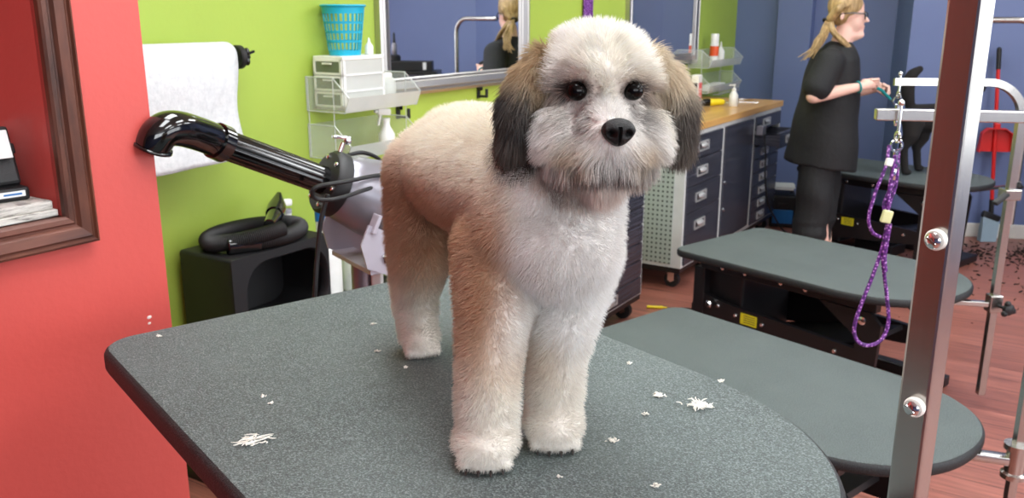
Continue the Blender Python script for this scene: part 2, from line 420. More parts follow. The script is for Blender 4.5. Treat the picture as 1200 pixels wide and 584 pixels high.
# frame moulding : stepped profile, mitred
def moulding(x0, x1, z0, z1, w, prof):
    """picture-frame moulding around the rectangle; prof = [(offset outwards, projection)]"""
    mb = MB(); cor = []
    for off, pr in prof:
        cor.append([(x0 - off, -pr, z0 - off), (x1 + off, -pr, z0 - off), (x1 + off, -pr, z1 + off), (x0 - off, -pr, z1 + off)])
    sides = []
    for k in range(4):
        vs = []; fs = []
        for c in cor: vs += [c[k], c[(k + 1) % 4]]
        for i in range(len(prof) - 1): fs.append((2 * i, 2 * i + 1, 2 * i + 3, 2 * i + 2))
        sides.append(MB().add(vs, fs, False))
    return sides
fw = .053
prof = [(0, -.01), (0, .012), (.004, .016), (.012, .017), (.016, .012), (.019, .012), (.024, .019), (.040, .022), (.0445, .018), (.0465, .018), (.049, .024), (fw, .022), (fw, -.001)]
fr0 = bpy.data.objects.new('trim_opening', None); COL.objects.link(fr0); fr0.location = W(0, RN); fr0.rotation_euler = (0, 0, WROT); fr0['kind'] = 'structure'
sides = moulding(ox0, ox1, oz0, oz1, fw, prof)
for i, sd in enumerate(sides):
    sd.build('frame_rail' if i in (0, 2) else 'frame_stile', M['darkwood_h'] if i in (0, 2) else M['darkwood'], fr0)
# weathered slab on the sill of the opening
t = thing('ledge_slab', 'weathered whitewashed slab lying on the sill of the framed opening', 'ledge', W(0, RN, oz0), WROT)
MB().bx(ox0 + .01, ox1 - .003, .004, RT + .22, .0005, .013, .002).bx(ox0 + .01, ox1 - .008, .008, RT + .22, .013, .030, .004).build('slab', M['slab'], t)
# payment terminal on the slab
tl = wl(onn(5, 232, RN + .06))
t = thing('payment_terminal', 'black card payment terminal with blue screen standing on the whitewashed slab', 'card terminal', W(tl[0] + .022, RN + .09, oz0 + .0305), WROT + R(-8))
MB().box((-.015, 0, .012), (.075, .09, .024), .006).box((-.012, .012, .045), (.062, .05, .07), .008, (R(-18), 0, 0)).build('base', M['black'], t)
MB().box((-.012, -.005, .075), (.058, .02, .105), .006, (R(-18), 0, 0)).box((.016, .004, .085), (.012, .02, .02), .004, (R(-18), 0, 0)).build('body', M['black'], t)
MB().box((-.014, -.021, .098), (.044, .003, .05), .001, (R(-18), 0, 0)).build('display', M['paper'], t)
MB().box((-.014, -.020, .050), (.044, .006, .022), .002, (R(-18), 0, 0)).build('keypad', M['screen'], t)
lb = MB().box((-.012, -.0455, .013), (.05, .002, .010)).build('label_plate', M['paper'], t)
MB().box((-.008, -.0468, .013), (.030, .001, .003)).build('lettering', M['blue_plastic'], lb)
t = thing('price_card', 'small white card standing behind the payment terminal', 'card', W(tl[0] + .024, RN + .165, oz0 + .0305), WROT)
MB().box((0, 0, .062), (.062, .002, .124), .0005, (R(-4), 0, 0)).build('card', M['paper'], t)
MB().box((0, -.0022, .10), (.05, .001, .008), 0, (R(-4), 0, 0)).box((0, -.0014, .085), (.05, .001, .004), 0, (R(-4), 0, 0)).build('print_lines', M['print_grey'], t)

# ---- mirrors on the green wall
def mirror(a0, a1, z0, z1, label):
    t = thing('wall_mirror', label, 'mirror', W((a0 + a1) / 2, GN - .0005, z0), WROT, None)
    w = (a1 - a0) / 2; h = z1 - z0; f = .075
    ss = moulding(-w + f, w - f, f, h - f, f, [(0, .008), (0, .016), (.006, .020), (.014, .020), (.02, .026), (.045, .034), (.052, .028), (.058, .028), (.062, .034), (f, .03), (f, 0)])
    for i, sd in enumerate(ss): sd.build('frame_rail' if i in (0, 2) else 'frame_stile', M['mirror_frame'], t)
    MB().bx(-w + f - .004, w - f + .004, -.012, -.002, f - .004, h - f + .004).build('mirror_glass', M['mirror'], t)
    return t
mirror(2.785, 3.935, 1.205, 2.15, 'large silver-framed wall mirror behind the dog, beside the blue basket')
mirror(5.11, 6.30, 1.195, 2.15, 'silver-framed wall mirror above the worktop, next to the far corner')

# ================================================================== GROOMING TABLES
D_ANG = R(-50.3)
DD = Vector((math.cos(D_ANG), math.sin(D_ANG), 0)); PP = Vector((-math.sin(D_ANG), math.cos(D_ANG), 0))
def DP(d, p, z=0): return DD * d + PP * p + UP * z
def top_outline(L, hw, semi, cr, off=0.):
    pts = []; hw2 = hw - off; x0 = off
    for i in range(9):
        a = math.pi + math.pi / 2 * i / 8; pts.append((x0 + cr - off + (cr - off) * math.cos(a), -hw2 + (cr - off) + (cr - off) * math.sin(a)))
    xs = L - semi
    for i in range(41):
        a = -math.pi / 2 + math.pi * i / 40
        c, s_ = math.cos(a), math.sin(a); e = 2 / 2.25
        pts.append((xs + (semi - off) * math.copysign(abs(c) ** e, c), hw2 * math.copysign(abs(s_) ** e, s_)))
    for i in range(9):
        a = math.pi / 2 + math.pi / 2 * i / 8; pts.append((x0 + cr - off + (cr - off) * math.cos(a), hw2 - (cr - off) + (cr - off) * math.sin(a)))
    return pts
def loft(rings_, smooth=True, capb=True, capt=True):
    """rings of equal length -> skin"""
    n = len(rings_[0]); vs = [p for r in rings_ for p in r]; fs = []
    for i in range(len(rings_) - 1):
        for k in range(n):
            k2 = (k + 1) % n; fs.append((i * n + k, i * n + k2, (i + 1) * n + k2, (i + 1) * n + k))
    if capb: fs.append(tuple(range(n))[::-1])
    if capt: fs.append(tuple((len(rings_) - 1) * n + k for k in range(n)))
    return MB().add(vs, fs, smooth)
def table_top(L, hw, semi, cr, h, th, parent):
    def ring(off, z): return [(x, y, z) for x, y in top_outline(L, hw, semi, cr, off)]
    loft([ring(.010, h - th), ring(.003, h - th + .004), ring(0, h - th + .011), ring(0, h - .010), ring(.003, h - .004), ring(.008, h - .001)]).build('edge_band', M['edge'], parent)
    loft([ring(.0075, h - th * .5), ring(.0075, h - .0009), ring(.012, h)]).build('tabletop', M['mat'], parent)
def grooming_table(label, d0, pc, h, L, hw, semi=.38, cr=.07, ang=0., th=.034, low=True, labelplate=True):
    t = thing('grooming_table', label, 'grooming table', DP(d0, pc), D_ANG + ang)
    table_top(L, hw, semi, cr, h, th, t)
    u = h - th
    # upper frame
    MB().bx(.10, L - .22, -hw * .70, -hw * .58, u - .055, u - .001, .003).bx(.10, L - .22, hw * .58, hw * .70, u - .055, u - .001, .003)\
        .bx(.12, .18, -hw * .6, hw * .6, u - .05, u - .004).bx(L - .34, L - .28, -hw * .6, hw * .6, u - .05, u - .004).build('top_frame', M['black_metal'], t)
    # floor frame
    MB().bx(-.02, L - .12, -hw * .80, -hw * .62, .004, .05, .006).bx(-.02, L - .12, hw * .62, hw * .80, .004, .05, .006)\
        .bx(-.02, .06, -hw * .7, hw * .7, .004, .05, .006).bx(L - .2, L - .12, -hw * .7, hw * .7, .004, .05, .006).build('floor_frame', M['black_metal'], t)
    for x in (.02, L - .16):
        for y in (-hw * .71, hw * .71): MB().lathe([(.022, 0), (.024, .004), (.016, .008)], (x, y, 0), seg=14).build('foot', M['rubber'], t)
    if low:
        zl = .195
        for sgn in (-1, 1):
            y = sgn * hw * .64
            am = MB(); ol = [(.06, .05), (.14, .05), (.22, .10), (L - .32, zl - .04), (L - .24, zl - .03), (L - .22, zl + .02), (L - .26, zl + .045), (.24, zl + .075), (.10, zl + .10), (.05, zl + .03)]
            am.add([(x, y - .012, z) for x, z in ol] + [(x, y + .012, z) for x, z in ol], [tuple(range(10)), tuple(range(10, 20))] + [(i, (i + 1) % 10, 10 + (i + 1) % 10, 10 + i) for i in range(10)], False)
            arm = am.build('lift_arm', M['black_metal'], t)
            for x, z, r in ((.20, zl + .055, .012), (.30, zl + .035, .010), (.44, zl + .028, .010), (L - .38, zl + .012, .010), (L - .28, zl + .008, .017)):
                MB().lathe([(r, 0), (r, .004), (r * .7, .008)], (x, y + sgn * .012, z), (0, sgn, 0), 14).build('bolt', M['chrome'], arm)
            br = MB(); ol = [(L - .46, u - .055), (L - .24, u - .055), (L - .19, u - .1), (L - .21, .05), (L - .30, .05), (L - .29, u - .17)]
            br.add([(x, y + sgn * .016 - .01, z) for x, z in ol] + [(x, y + sgn * .016 + .01, z) for x, z in ol], [tuple(range(6)), tuple(range(6, 12))] + [(i, (i + 1) % 6, 6 + (i + 1) % 6, 6 + i) for i in range(6)], False)
            brk = br.build('end_bracket', M['black_metal'], t)
            MB().lathe([(.017, 0), (.017, .004), (.011, .008)], (L - .27, y + sgn * .026, u - .095), (0, sgn, 0), 14).build('bolt', M['chrome'], brk)
            MB().lathe([(.014, 0), (.014, .004), (.009, .008)], (L - .255, y + sgn * .026, .17), (0, sgn, 0), 14).build('bolt', M['chrome'], brk)
            for x in (.22, .34, .52, .64): MB().lathe([(.010, 0), (.010, .004), (.006, .007)], (x, sgn * hw * .70, u - .03), (0, sgn, 0), 12).build('bolt', M['chrome'], t)
            if sgn < 0 and labelplate:
                lp = MB().box((.37, y - .0135, zl + .030), (.085, .002, .05)).build('warning_label', M['yellow'], arm)
                lm = MB()
                for i in range(4): lm.box((.375, y - .0150, zl + .046 - i * .010), (.06, .0008, .0028))
                lm.build('print_lines', M['label_dark'], lp)
        # motor housing at the square end, cross plates between the arms
        MB().bx(.10, .30, -hw * .56, hw * .56, .06, u - .055, .012).build('motor_housing', M['black_metal'], t)
        MB().bx(.06, .12, -hw * .70, hw * .70, .05, u - .055, .006).build('end_column', M['black_metal'], t)
        MB().bar((.30, 0, .10), (L - .30, 0, .24), hw * 1.0, .02).build('link_plate', M['black_metal'], t)
        for z, x in ((.25, .16), (.16, .10)): MB().lathe([(.018, 0), (.018, .012), (.012, .018)], (x, -hw * .70, z), (0, -1, 0), 14).build('pivot_bolt', M['chrome'], t)
        MB().bx(.36, .62, -.1, .1, .008, .085, .01).build('control_box', M['black_metal'], t)
    else:
        MB().bx(.14, .24, -.09, .09, .05, u - .05, .01).bx(L - .42, L - .32, -.09, .09, .05, u - .05, .01).build('column', M['black_metal'], t)
        MB().bar((.2, .12, .08), (L - .36, .12, u - .06), .04, .05).bar((.2, -.12, u - .06), (L - .36, -.12, .08), .04, .05).build('scissor_link', M['black_metal'], t)
    return t
T1Z = 1.03
t1 = grooming_table('large dark grooming table with the fluffy dog standing on it', -1.442, .668, T1Z, 1.062, .335, .385, .06, R(-1.5), .042, low=False)
t2 = grooming_table('lowered empty grooming table right beside the dog\'s table', -2.00, 2.125, .50, 1.21, .325)
t3 = grooming_table('lowered empty grooming table in front of the drawer cabinets, yellow label on its lift', -2.545, 3.40, .50, 1.17, .34)
t4 = grooming_table('grooming table at the blue wall with the dark dog standing on it', -3.30, 5.52, .555, 1.13, .335)

# ---- grooming arms: clamp, square post, bar
def sq_tube(mb, p0, p1, w): return mb.bar(p0, p1, w, w, w * .10)
def knob(mb, c, axis, r=.022):
    ax = Vector(axis).normalized(); u = ax.orthogonal().normalized(); w = ax.cross(u); c = Vector(c)
    mb.lathe([(r * .55, 0), (r * .7, .008), (r * .75, .022), (r * .4, .028)], c, ax, 16)
    for i in range(3):
        a = 2 * math.pi * i / 3; mb.ell(c + ax * .014 + (u * math.cos(a) + w * math.sin(a)) * r * .75, r * .42, None, 10, 6)
    return mb
# the post of the dog's own table, close to the camera
pp = aty(1064, 584, .80); pc0 = Vector((.4015, .80, 0))
t = thing('leash_stand', 'thick steel post with white bolts beside the dog\'s table, closest to the camera', 'leash stand', pc0 + UP * .62, D_ANG)
pw = .030
post = sq_tube(MB(), (0, 0, .05), (0, 0, 1.35), pw).build('post', M['steel'], t)
for zz in (1.337, 1.17):
    z = zz - .62
    wsh = MB().lathe([(.0085, 0), (.0100, .002), (.0100, .006), (.0088, .0075)], (0.004, -pw / 2, z), (0, -1, 0), 24).build('nylon_washer', M['nylon'], post)
    MB().lathe([(.0072, 0), (.0076, .001), (.0076, .003), (.0055, .0052), (.002, .006)], (0.004, -pw / 2 - .0075, z), (0, -1, 0), 20).box((.004, -pw / 2 - .0138, z), (.010, .0015, .0022), 0, (0, R(35), 0)).build('bolt_head', M['chrome'], wsh)
MB().bx(-.20, .03, -.028, .028, .30, .355, .004).bx(-.03, .03, -.03, .03, .27, .40, .004).build('clamp', M['steel'], t)
knob(MB(), (.03, 0, .33), (1, 0, 0)).build('clamp_knob', M['black'], t)

def eyebolt_snap(parent, p, drop, mat=M['chrome'], s=1.0):
    """eyebolt through the bar, ring and snap hook hanging under it"""
    p = Vector(p)
    e = MB().cyl(p + UP * .03 * s, p - UP * .035 * s, .0035 * s, seg=8).ell(p + UP * .030 * s, .008 * s, None, 10, 6).torus(p - UP * .048 * s, (1, 0, 0), .012 * s, .003 * s, 16, 6)
    e.build('eyebolt', mat, parent)
def snap(parent, p, s=1.0):
    p = Vector(p)
    MB().torus(p, (0, 1, 0), .014 * s, .0033 * s, 16, 6).cyl(p - UP * .016 * s, p - UP * .042 * s, .006 * s, seg=10).torus(p - UP * .05 * s, (.3, 1, 0), .009 * s, .0028 * s, 14, 6)\
        .bar(p - UP * .056 * s, p - UP * .085 * s, .013 * s, .008 * s, .002).build('snap_hook', M['chrome'], parent)
# arm of the second table : straight bar
p2 = Vector((1.262, 2.0, 0)); z2 = 1.318
t = thing('leash_stand', 'straight square steel bar on a post, the purple leash hanging from its end', 'leash stand', p2, 0)
e2 = onz(1026, 131, z2) - p2; r2 = e2.normalized(); r2.z = 0; r2.normalize()
sq_tube(MB(), (0, 0, .33), (0, 0, z2 + .02), .021).build('post', M['steel'], t)
bar_z = z2 - .006
sq_tube(MB(), Vector((e2.x, e2.y, bar_z)), Vector((-r2.x * .05, -r2.y * .05, bar_z)), .027).build('arm_bar', M['steel'], t)
MB().bx(-.022, .022, -.022, .022, z2 - .03, z2 + .03, .003).build('arm_collar', M['chrome'], t)
cl = MB(); tipv = DP(-2.00 + 1.18, 2.125) - p2
cl.bar(Vector((tipv.x, tipv.y, .455)) + DD * -.12, Vector((0, 0, .455)), .034, .022, .003)
cl.lathe([(.03, 0), (.03, .012), (.023, .016), (.023, .074), (.031, .078), (.031, .092)], (0, 0, .41), seg=22)
cl.build('clamp', M['steel'], t)
knob(MB().cyl((.02, 0, .45), (.06, 0, .45), .005), (.06, 0, .45), (1, 0, 0)).build('clamp_knob', M['black'], t)
lp2 = onz(1055, 133, z2) - p2
eyebolt_snap(t, (lp2.x, lp2.y, bar_z), 0)
LEASH_AT = Vector((lp2.x + p2.x, lp2.y + p2.y, bar_z))
# arm of the third table : post that curves over
p3 = Vector((1.885, 3.28, 0)); z3 = 1.295
t = thing('leash_stand', 'square steel post curving over into a bar, with black knob, behind the front post', 'leash stand', p3, 0)
e3 = onz(1048, 96, z3) - p3; e3.z = 0; r3 = e3.normalized(); ra = .13
pts = [(0, 0, .06), (0, 0, z3 - ra)]
for i in range(1, 13):
    a = math.pi / 2 * i / 12; pts.append((r3.x * ra * (1 - math.cos(a)), r3.y * ra * (1 - math.cos(a)), z3 - ra + ra * math.sin(a)))
pts.append((r3.x * (e3.length - .2), r3.y * (e3.length - .2), z3)); pts.append((e3.x, e3.y, z3))
MB().tube(pts, .0185, 4, True, sq=True).build('post', M['steel'], t)
eyebolt_snap(t, (e3.x - r3.x * .02, e3.y - r3.y * .02, z3), 0); snap(t, (e3.x - r3.x * .02, e3.y - r3.y * .02, z3 - .07), 1.1)
tipv = DP(-2.545 + 1.15, 3.40) - p3
MB().bar(Vector((tipv.x, tipv.y, .44)) + DD * -.12, (0, 0, .44), .03, .02, .003).bx(-.024, .024, -.024, .024, .41, .48, .004).build('clamp', M['steel'], t)
MB().bx(-.03, .03, -.03, .03, .86, .90, .003).build('post_collar', M['steel'], t)
knob(MB().cyl((.01, -.02, .44), (.02, -.05, .44), .006), (.02, -.05, .44), (.3, -1, 0), .03).build('clamp_knob', M['black'], t)
MB().bar((-.02, -.02, .885), (-.075, -.04, .85), .024, .016, .004).build('lever', M['black'], t)
# arm of the table at the wall
p4 = Vector((3.165, 5.45, 0)); z4 = 1.505
t = thing('leash_stand', 'round steel pipe arching over the table at the blue wall', 'leash stand', p4, 0)
e4 = (DP(-3.0, 5.52) - p4); e4.z = 0; e4 = e4.normalized() * .46; r4 = e4.normalized(); ra = .12
pts = [(0, 0, .25), (0, 0, z4 - ra)]
for i in range(1, 11):
    a = math.pi / 2 * i / 10; pts.append((r4.x * ra * (1 - math.cos(a)), r4.y * ra * (1 - math.cos(a)), z4 - ra + ra * math.sin(a)))
pts.append((e4.x, e4.y, z4))
MB().tube(pts, .019, 14).build('post', M['steel'], t)
tipv = DP(-3.30 + 1.12, 5.52) - p4
MB().bar(Vector((tipv.x, tipv.y, .50)) + DD * -.1, (0, 0, .50), .026, .018, .003).bx(-.02, .02, -.02, .02, .47, .53, .004).build('clamp', M['steel'], t)
knob(MB(), (0, -.02, .50), (0, -1, 0), .026).build('clamp_knob', M['black'], t)

# ---- the hanging purple leash
L0 = LEASH_AT
t = thing('grooming_leash', 'purple patterned leash hanging in loops from the straight steel bar', 'leash', (L0.x, L0.y, L0.z), 0)
rx = Vector((1, 0, 0))
snap(t, (0, 0, -.068), .95)
def curve(pts, n=40):
    pts = [Vector(p) for p in pts]; out = []
    P = [pts[0] * 2 - pts[1]] + pts + [pts[-1] * 2 - pts[-2]]
    for i in range(1, len(P) - 2):
        for k in range(n):
            u = k / n; a, b, c, d = P[i - 1], P[i], P[i + 1], P[i + 2]
            out.append(.5 * ((2 * b) + (c - a) * u + (2 * a - 5 * b + 4 * c - d) * u * u + (3 * b - a - 3 * c + d) * u ** 3))
    out.append(pts[-1]); return out
def lv(px, py, dy=0.):
    p = aty(px, py, L0.y + dy); return p - Vector((L0.x, L0.y, L0.z))
MB().tube(curve([lv(1051, 182, 0), lv(1046, 215, .004), lv(1036, 240, .004), lv(1041, 262, .0)], 8), .0045, 8).tube(curve([lv(1049, 182, -.006), lv(1042, 225, -.006), lv(1040, 262, 0)], 8), .0045, 8)\
    .tube(curve([lv(1053, 175, .006), lv(1050, 215, .01), lv(1042, 240, .006), lv(1039, 262, 0)], 8), .0045, 8).build('strap', M['leash'], t)
MB().tube(curve([lv(1042, 170, .0), lv(1038, 195, -.008), lv(1026, 225, -.012), lv(1018, 255, -.012), lv(1022, 272, -.008), lv(1032, 278, 0)], 10), .0042, 8).build('side_loop', M['leash'], t)
MB().tube(curve([lv(1040, 262, 0), lv(1034, 290, .0), lv(1022, 325, 0), lv(1008, 360, 0), lv(1001, 385, -.004), lv(1005, 400, -.006), lv(1018, 405, -.006), lv(1033, 398, -.004), lv(1041, 378, 0), lv(1039, 345, .004), lv(1036, 310, .004), lv(1042, 262, .004)], 10), .0048, 8).build('noose', M['leash'], t)
MB().tube(curve([lv(1042, 262, -.004), lv(1036, 300, -.004), lv(1037, 318, -.002)], 8), .007, 8).build('strap', M['leash'], t)
pl = lv(1039, 254, -.010); MB().box(pl, (.024, .012, .030), .003, (0, R(12), 0)).build('slide_lock', simple('pale yellow lock', rgb(214, 216, 160), .45), t)
pl = lv(1042, 190, -.010); MB().box(pl, (.016, .012, .018), .002, (0, R(12), 0)).build('strap_end', M['white_plastic'], t)
pl = lv(1050, 168, -.004)

# ================================================================== CABINETS (front plane at n = 1.79)
FN = 1.79; DEP = .59
def handle(parent, x, z, w=.165, h=.055):
    f = MB(); e = .009
    f.bx(x - w / 2, x + w / 2, -.008, -.0165, z + h / 2 - e, z + h / 2).bx(x - w / 2, x + w / 2, -.008, -.0165, z - h / 2, z - h / 2 + e)
    f.bx(x - w / 2, x - w / 2 + e, -.008, -.0165, z - h / 2, z + h / 2).bx(x + w / 2 - e, x + w / 2, -.008, -.0165, z - h / 2, z + h / 2)
    # cup pull
    vs = []; fs = []; n = 9; r = h * .34
    for j in range(9):
        xx = x - w * .30 + w * .60 * j / 8; sc = math.sin(math.pi * (.14 + .72 * j / 8))
        for i in range(n):
            a = math.pi * i / (n - 1); vs.append((xx, -.012 - r * 1.1 * sc * math.sin(a), z + .003 + r * sc * math.cos(a) * .9))
    for j in range(8):
        for i in range(n - 1): fs.append((j * n + i, j * n + i + 1, (j + 1) * n + i + 1, (j + 1) * n + i))
    f.add(vs, fs, True)
    return f.build('handle', M['satin'], parent)
def cabinet(name, label, a0, a1, drawers=None, door=False, peg_left=False, open_i=None, ztop=.905):
    w = a1 - a0; zb = .13
    t = thing(name, label, 'cabinet', W(a0, FN, 0), WROT)
    b = MB(); fr_ = .022
    b.bx(0, fr_, 0, .03, zb, ztop).bx(w - fr_, w, 0, .03, zb, ztop).bx(fr_, w - fr_, 0, .03, ztop - .026, ztop).bx(fr_, w - fr_, 0, .03, zb, zb + .024)
    b.bx(0.001, .016, .03, DEP, zb, ztop).bx(w - .016, w - .001, .03, DEP, zb, ztop).bx(.016, w - .016, DEP - .015, DEP, zb, ztop).bx(.016, w - .016, .03, DEP - .015, zb, zb + .015)
    b.build('carcass', M['cab_white'], t)
    if peg_left: MB().bx(-.004, .0005, .06, DEP - .03, zb + .02, ztop - .02).build('pegboard_side', M['peg'], t)
    if drawers:
        zt = ztop - .028
        for i, hgt in enumerate(drawers):
            z1 = zt; z0 = zt - hgt + .005; zt -= hgt
            dr = MB().bx(fr_ + .003, w - fr_ - .003, -.010, .012, z0, z1, .002)
            oy = 0.
            if i == open_i: oy = -.16; dr.bx(fr_ + .02, w - fr_ - .02, .012, .30, z0 + .01, z0 + .016).bx(fr_ + .02, fr_ + .026, .012, .30, z0 + .01, z1 - .02).bx(w - fr_ - .026, w - fr_ - .02, .012, .30, z0 + .01, z1 - .02)
            d = dr.build('drawer', M['drawer'], t); d.location = (0, oy, 0)
            hz = (z0 + z1) / 2 if hgt < .2 else z1 - .085
            handle(d, w * .40 if w > .5 else w / 2, hz, .165 if hgt > .12 else .15, .056 if hgt > .12 else .050)
    if door:
        d = MB().bx(fr_ + .003, w - fr_ - .003, -.010, .012, zb + .028, ztop - .030, .002).build('door', M['drawer'], t)
        MB().lathe([(.012, 0), (.012, .006), (.006, .010)], (fr_ + .03, -.010, .53), (0, -1, 0), 14).lathe([(.012, 0), (.012, .006), (.006, .010)], (fr_ + .03, -.010, .36), (0, -1, 0), 14).build('lock', M['chrome'], d)
    # castors under every corner
    bs = MB().bx(.0, w, .005, DEP, zb - .03, zb - .0005).build('base_rail', M['black_metal'], t)
    for x in (.06, w - .06):
        for y in (.07, DEP - .07):
            c = MB().cyl((x - .016, y, .045), (x + .016, y, .045), .0445, seg=24).build('caster', M['rubber'], t)
            MB().bx(x - .026, x - .019, y - .02, y + .02, .04, .1).bx(x + .019, x + .026, y - .02, y + .02, .04, .1).bx(x - .026, x + .026, y - .025, y + .025, .092, .0995).cyl((x - .027, y, .045), (x + .027, y, .045), .012, seg=12).build('caster_fork', M['chrome'], c)
    return t
cabinet('drawer_cabinet', 'wide dark drawer cabinet on casters with pegboard side, at the near end of the worktop', 4.60, 5.19, [.135, .15, .15, .305], peg_left=True)
cabinet('locker_cabinet', 'dark cabinet with one plain door between two drawer cabinets', 5.195, 5.785, door=True)
cabinet('drawer_cabinet', 'drawer cabinet at the far end with one drawer pulled open', 5.79, 6.39, [.095, .105, .09, .09, .09, .09, .09, .09], open_i=1)
cabinet('drawer_cabinet', 'dark drawer cabinet half hidden by the dog\'s chest, stack of small drawers', 3.42, 4.06, [.0925] * 8)
cabinet('drawer_cabinet', 'drawer cabinet behind the dog with pegboard side, by the hand dryer', 2.74, 3.415, [.15, .15, .15, .29], peg_left=True)
t = thing('worktop', 'butcher block worktop over the three cabinets', 'worktop', W(4.585, FN, .9055), WROT)
MB().bx(0, 1.815, -.012, .63, 0, .04, .003).build('board', M['butcher'], t)
t = thing('worktop', 'butcher block worktop behind the dog, over the cabinets beside the dryer', 'worktop', W(2.725, FN, .9055), WROT)
MB().bx(0, 1.35, -.012, .63, 0, .04, .003).build('board', M['butcher'], t)
# power strip and cord at the far drawer cabinet
pa = wl(aty(895, 167, 6.02)); 
t = thing('extension_cord', 'black cord hanging down from the open drawer to the floor', 'cord', W(5.81, FN - .03, .80), WROT)
MB().bx(-.02, .06, -.03, .012, -.035, .025, .004).build('plug_box', M['dryer'], t)
MB().tube(curve([(.02, -.03, -.03), (.03, -.045, -.16), (.05, -.05, -.34), (.16, -.05, -.52), (.30, -.06, -.64), (.42, -.10, -.76), (.36, -.24, -.795)], 10), .006, 8).build('cable', M['rubber'], t)

# ================================================================== LEFT SIDE: TOWEL, DRYER, STEP BOX, HOSE
# wiper towel roll on the green wall
RNn = 2.30; rz = 1.405; rr = .048
t = thing('towel_roll', 'white paper towel roll hanging on the green wall beside the red wall', 'paper towel', W(1.30, RNn, rz), WROT)
aR = 1.915 - 1.30
MB().lathe([(.017, -.02), (.046, -.018), (rr, 0), (rr, aR - .01), (rr - .004, aR), (.018, aR + .001)], (0, 0, 0), (1, 0, 0), 30).build('roll', M['towel'], t)
vs = []; fs = []; na = 24; nz = 30
prof_ = [(rr * -math.sin(R(a)), rr * math.cos(R(a))) for a in range(0, 91, 15)]
z = 0
for i in range(1, 24): prof_.append((-rr - .004 * math.sin(i * .35), -i * .335 / 23))
for j in range(na + 1):
    xa = -.02 + (aR + .02) * j / na
    for i, (y, zz) in enumerate(prof_):
        u = i / len(prof_)
        vs.append((xa * (1 - .0 * u) + (.010 * math.sin(i * .28) if j == na else 0), y - .0025 - .005 * math.sin(j * .9 + i * .3) * u - .018 * u * math.sin(j / na * 2.6), zz + .002 + (.022 * (j / na) * u)))
m_ = len(prof_)
for j in range(na):
    for i in range(m_ - 1): fs.append((j * m_ + i, j * m_ + i + 1, (j + 1) * m_ + i + 1, (j + 1) * m_ + i))
hs = MB().add(vs, fs, True).build('hanging_sheet', M['towel'], t)
sm = hs.modifiers.new('thick', 'SOLIDIFY'); sm.thickness = .0015
hd = MB().cyl((-.1, 0, 0), (aR + .06, 0, 0), .012, seg=14).lathe([(.034, 0), (.038, .004), (.038, .018), (.028, .026)], (aR + .045, 0, 0), (1, 0, 0), 20).cyl((aR + .02, 0, 0), (aR + .10, 0, 0), .006, seg=10)
hd.build('spindle', M['black'], t)
MB().ell((aR + .092, 0, .015), (.008, .012, .014)).ell((aR + .092, 0, -.015), (.008, .012, .014)).lathe([(.011, 0), (.011, .020)], (aR + .078, 0, 0), (1, 0, 0), 12).bar((aR + .09, .004, .006), (aR + .125, .004, .016), .010, .008).build('wing_nut', M['gloss_black'], t)
MB().bx(-.06, -.045, -.02, GN - RNn - .0005, -.03, .03, .003).build('wall_bracket', M['black'], t)

# stand dryer
e0 = onn(257, 167, 1.525); e1 = onn(386, 214, 1.43); ax = (e1 - e0).normalized()
base = onn(411, 330, 1.50); base.z = 0
t = thing('stand_dryer', 'silver stand hair dryer with long black tube and elbow nozzle', 'dryer', base, 0)
o = Vector(base)
rb = .112
c0 = e1 - ax * .012 - o
u_ = ax.orthogonal().normalized(); w_ = ax.cross(u_)
body = MB().lathe([(.069, .03), (.074, .035), (.080, .06), (.092, .12), (.100, .20), (.100, .28), (.085, .31), (.05, .325)], c0, ax, 40).build('body_shell', M['dryer'], t)
MB().lathe([(.038, -.004), (.068, -.002), (.075, .006), (.077, .030), (.072, .034)], c0, ax, 40).build('front_ring', M['black'], t)
for a in (20, 80, 140, 200, 260, 320):
    p_ = c0 + (u_ * math.cos(R(a)) + w_ * math.sin(R(a))) * .058 - ax * .003; MB().lathe([(.006, 0), (.006, -.003), (.003, -.005)], p_, ax, 10).build('screw', M['chrome'], t)
# wing bolt on top of the ring
up2 = (UP - ax * UP.dot(ax)).normalized()
p_ = c0 + up2 * .075 + ax * .01
MB().cyl(p_, p_ + up2 * .022, .006, seg=10).ell(p_ + up2 * .03 + ax * .008, (.010, .010, .010)).bar(p_ + up2 * .026 - ax * .03, p_ + up2 * .038 + ax * .012, .012, .008, .002).build('wing_bolt', M['chrome'], t)
tb = MB(); n_ = 32; rt = .0315
L_ = (e1 - e0).length
ring_pts = []
for zz in (0., L_):
    for k in range(n_ * 2):
        a = math.pi * k / n_; r_ = rt * (1.0 + (.035 if (k % 4) in (0, 1) else -.02)); ring_pts.append(e0 - o + ax * zz + u_ * (r_ * math.cos(a)) + w_ * (r_ * math.sin(a)))
m2 = n_ * 2
tb.add(ring_pts, [(k, (k + 1) % m2, m2 + (k + 1) % m2, m2 + k) for k in range(m2)], True)
tb.build('air_tube', M['gloss_black'], t)
el = [aty(*q) - o for q in ((262, 169, e0.y), (246, 162, e0.y - .03), (228, 155.5, e0.y - .075), (211, 151, e0.y - .12), (197, 151, e0.y - .15), (187, 157, e0.y - .165), (181, 166, e0.y - .17), (178, 174, e0.y - .17))]
el = curve(el, 5)
nz_ = MB().tube(el, [.033 + .0 * i for i in range(len(el))], 26, cap=False)
nz_.tube([el[0] + ax * .0, el[3]], [.0385, .038], 26).tube([el[-1] - (el[-1] - el[-2]).normalized() * .006, el[-1]], [.036, .037], 26, cap=False)
nzo = nz_.build('elbow_nozzle', M['gloss_black'], t)
nzo.modifiers.new('wall', 'SOLIDIFY').thickness = -.002
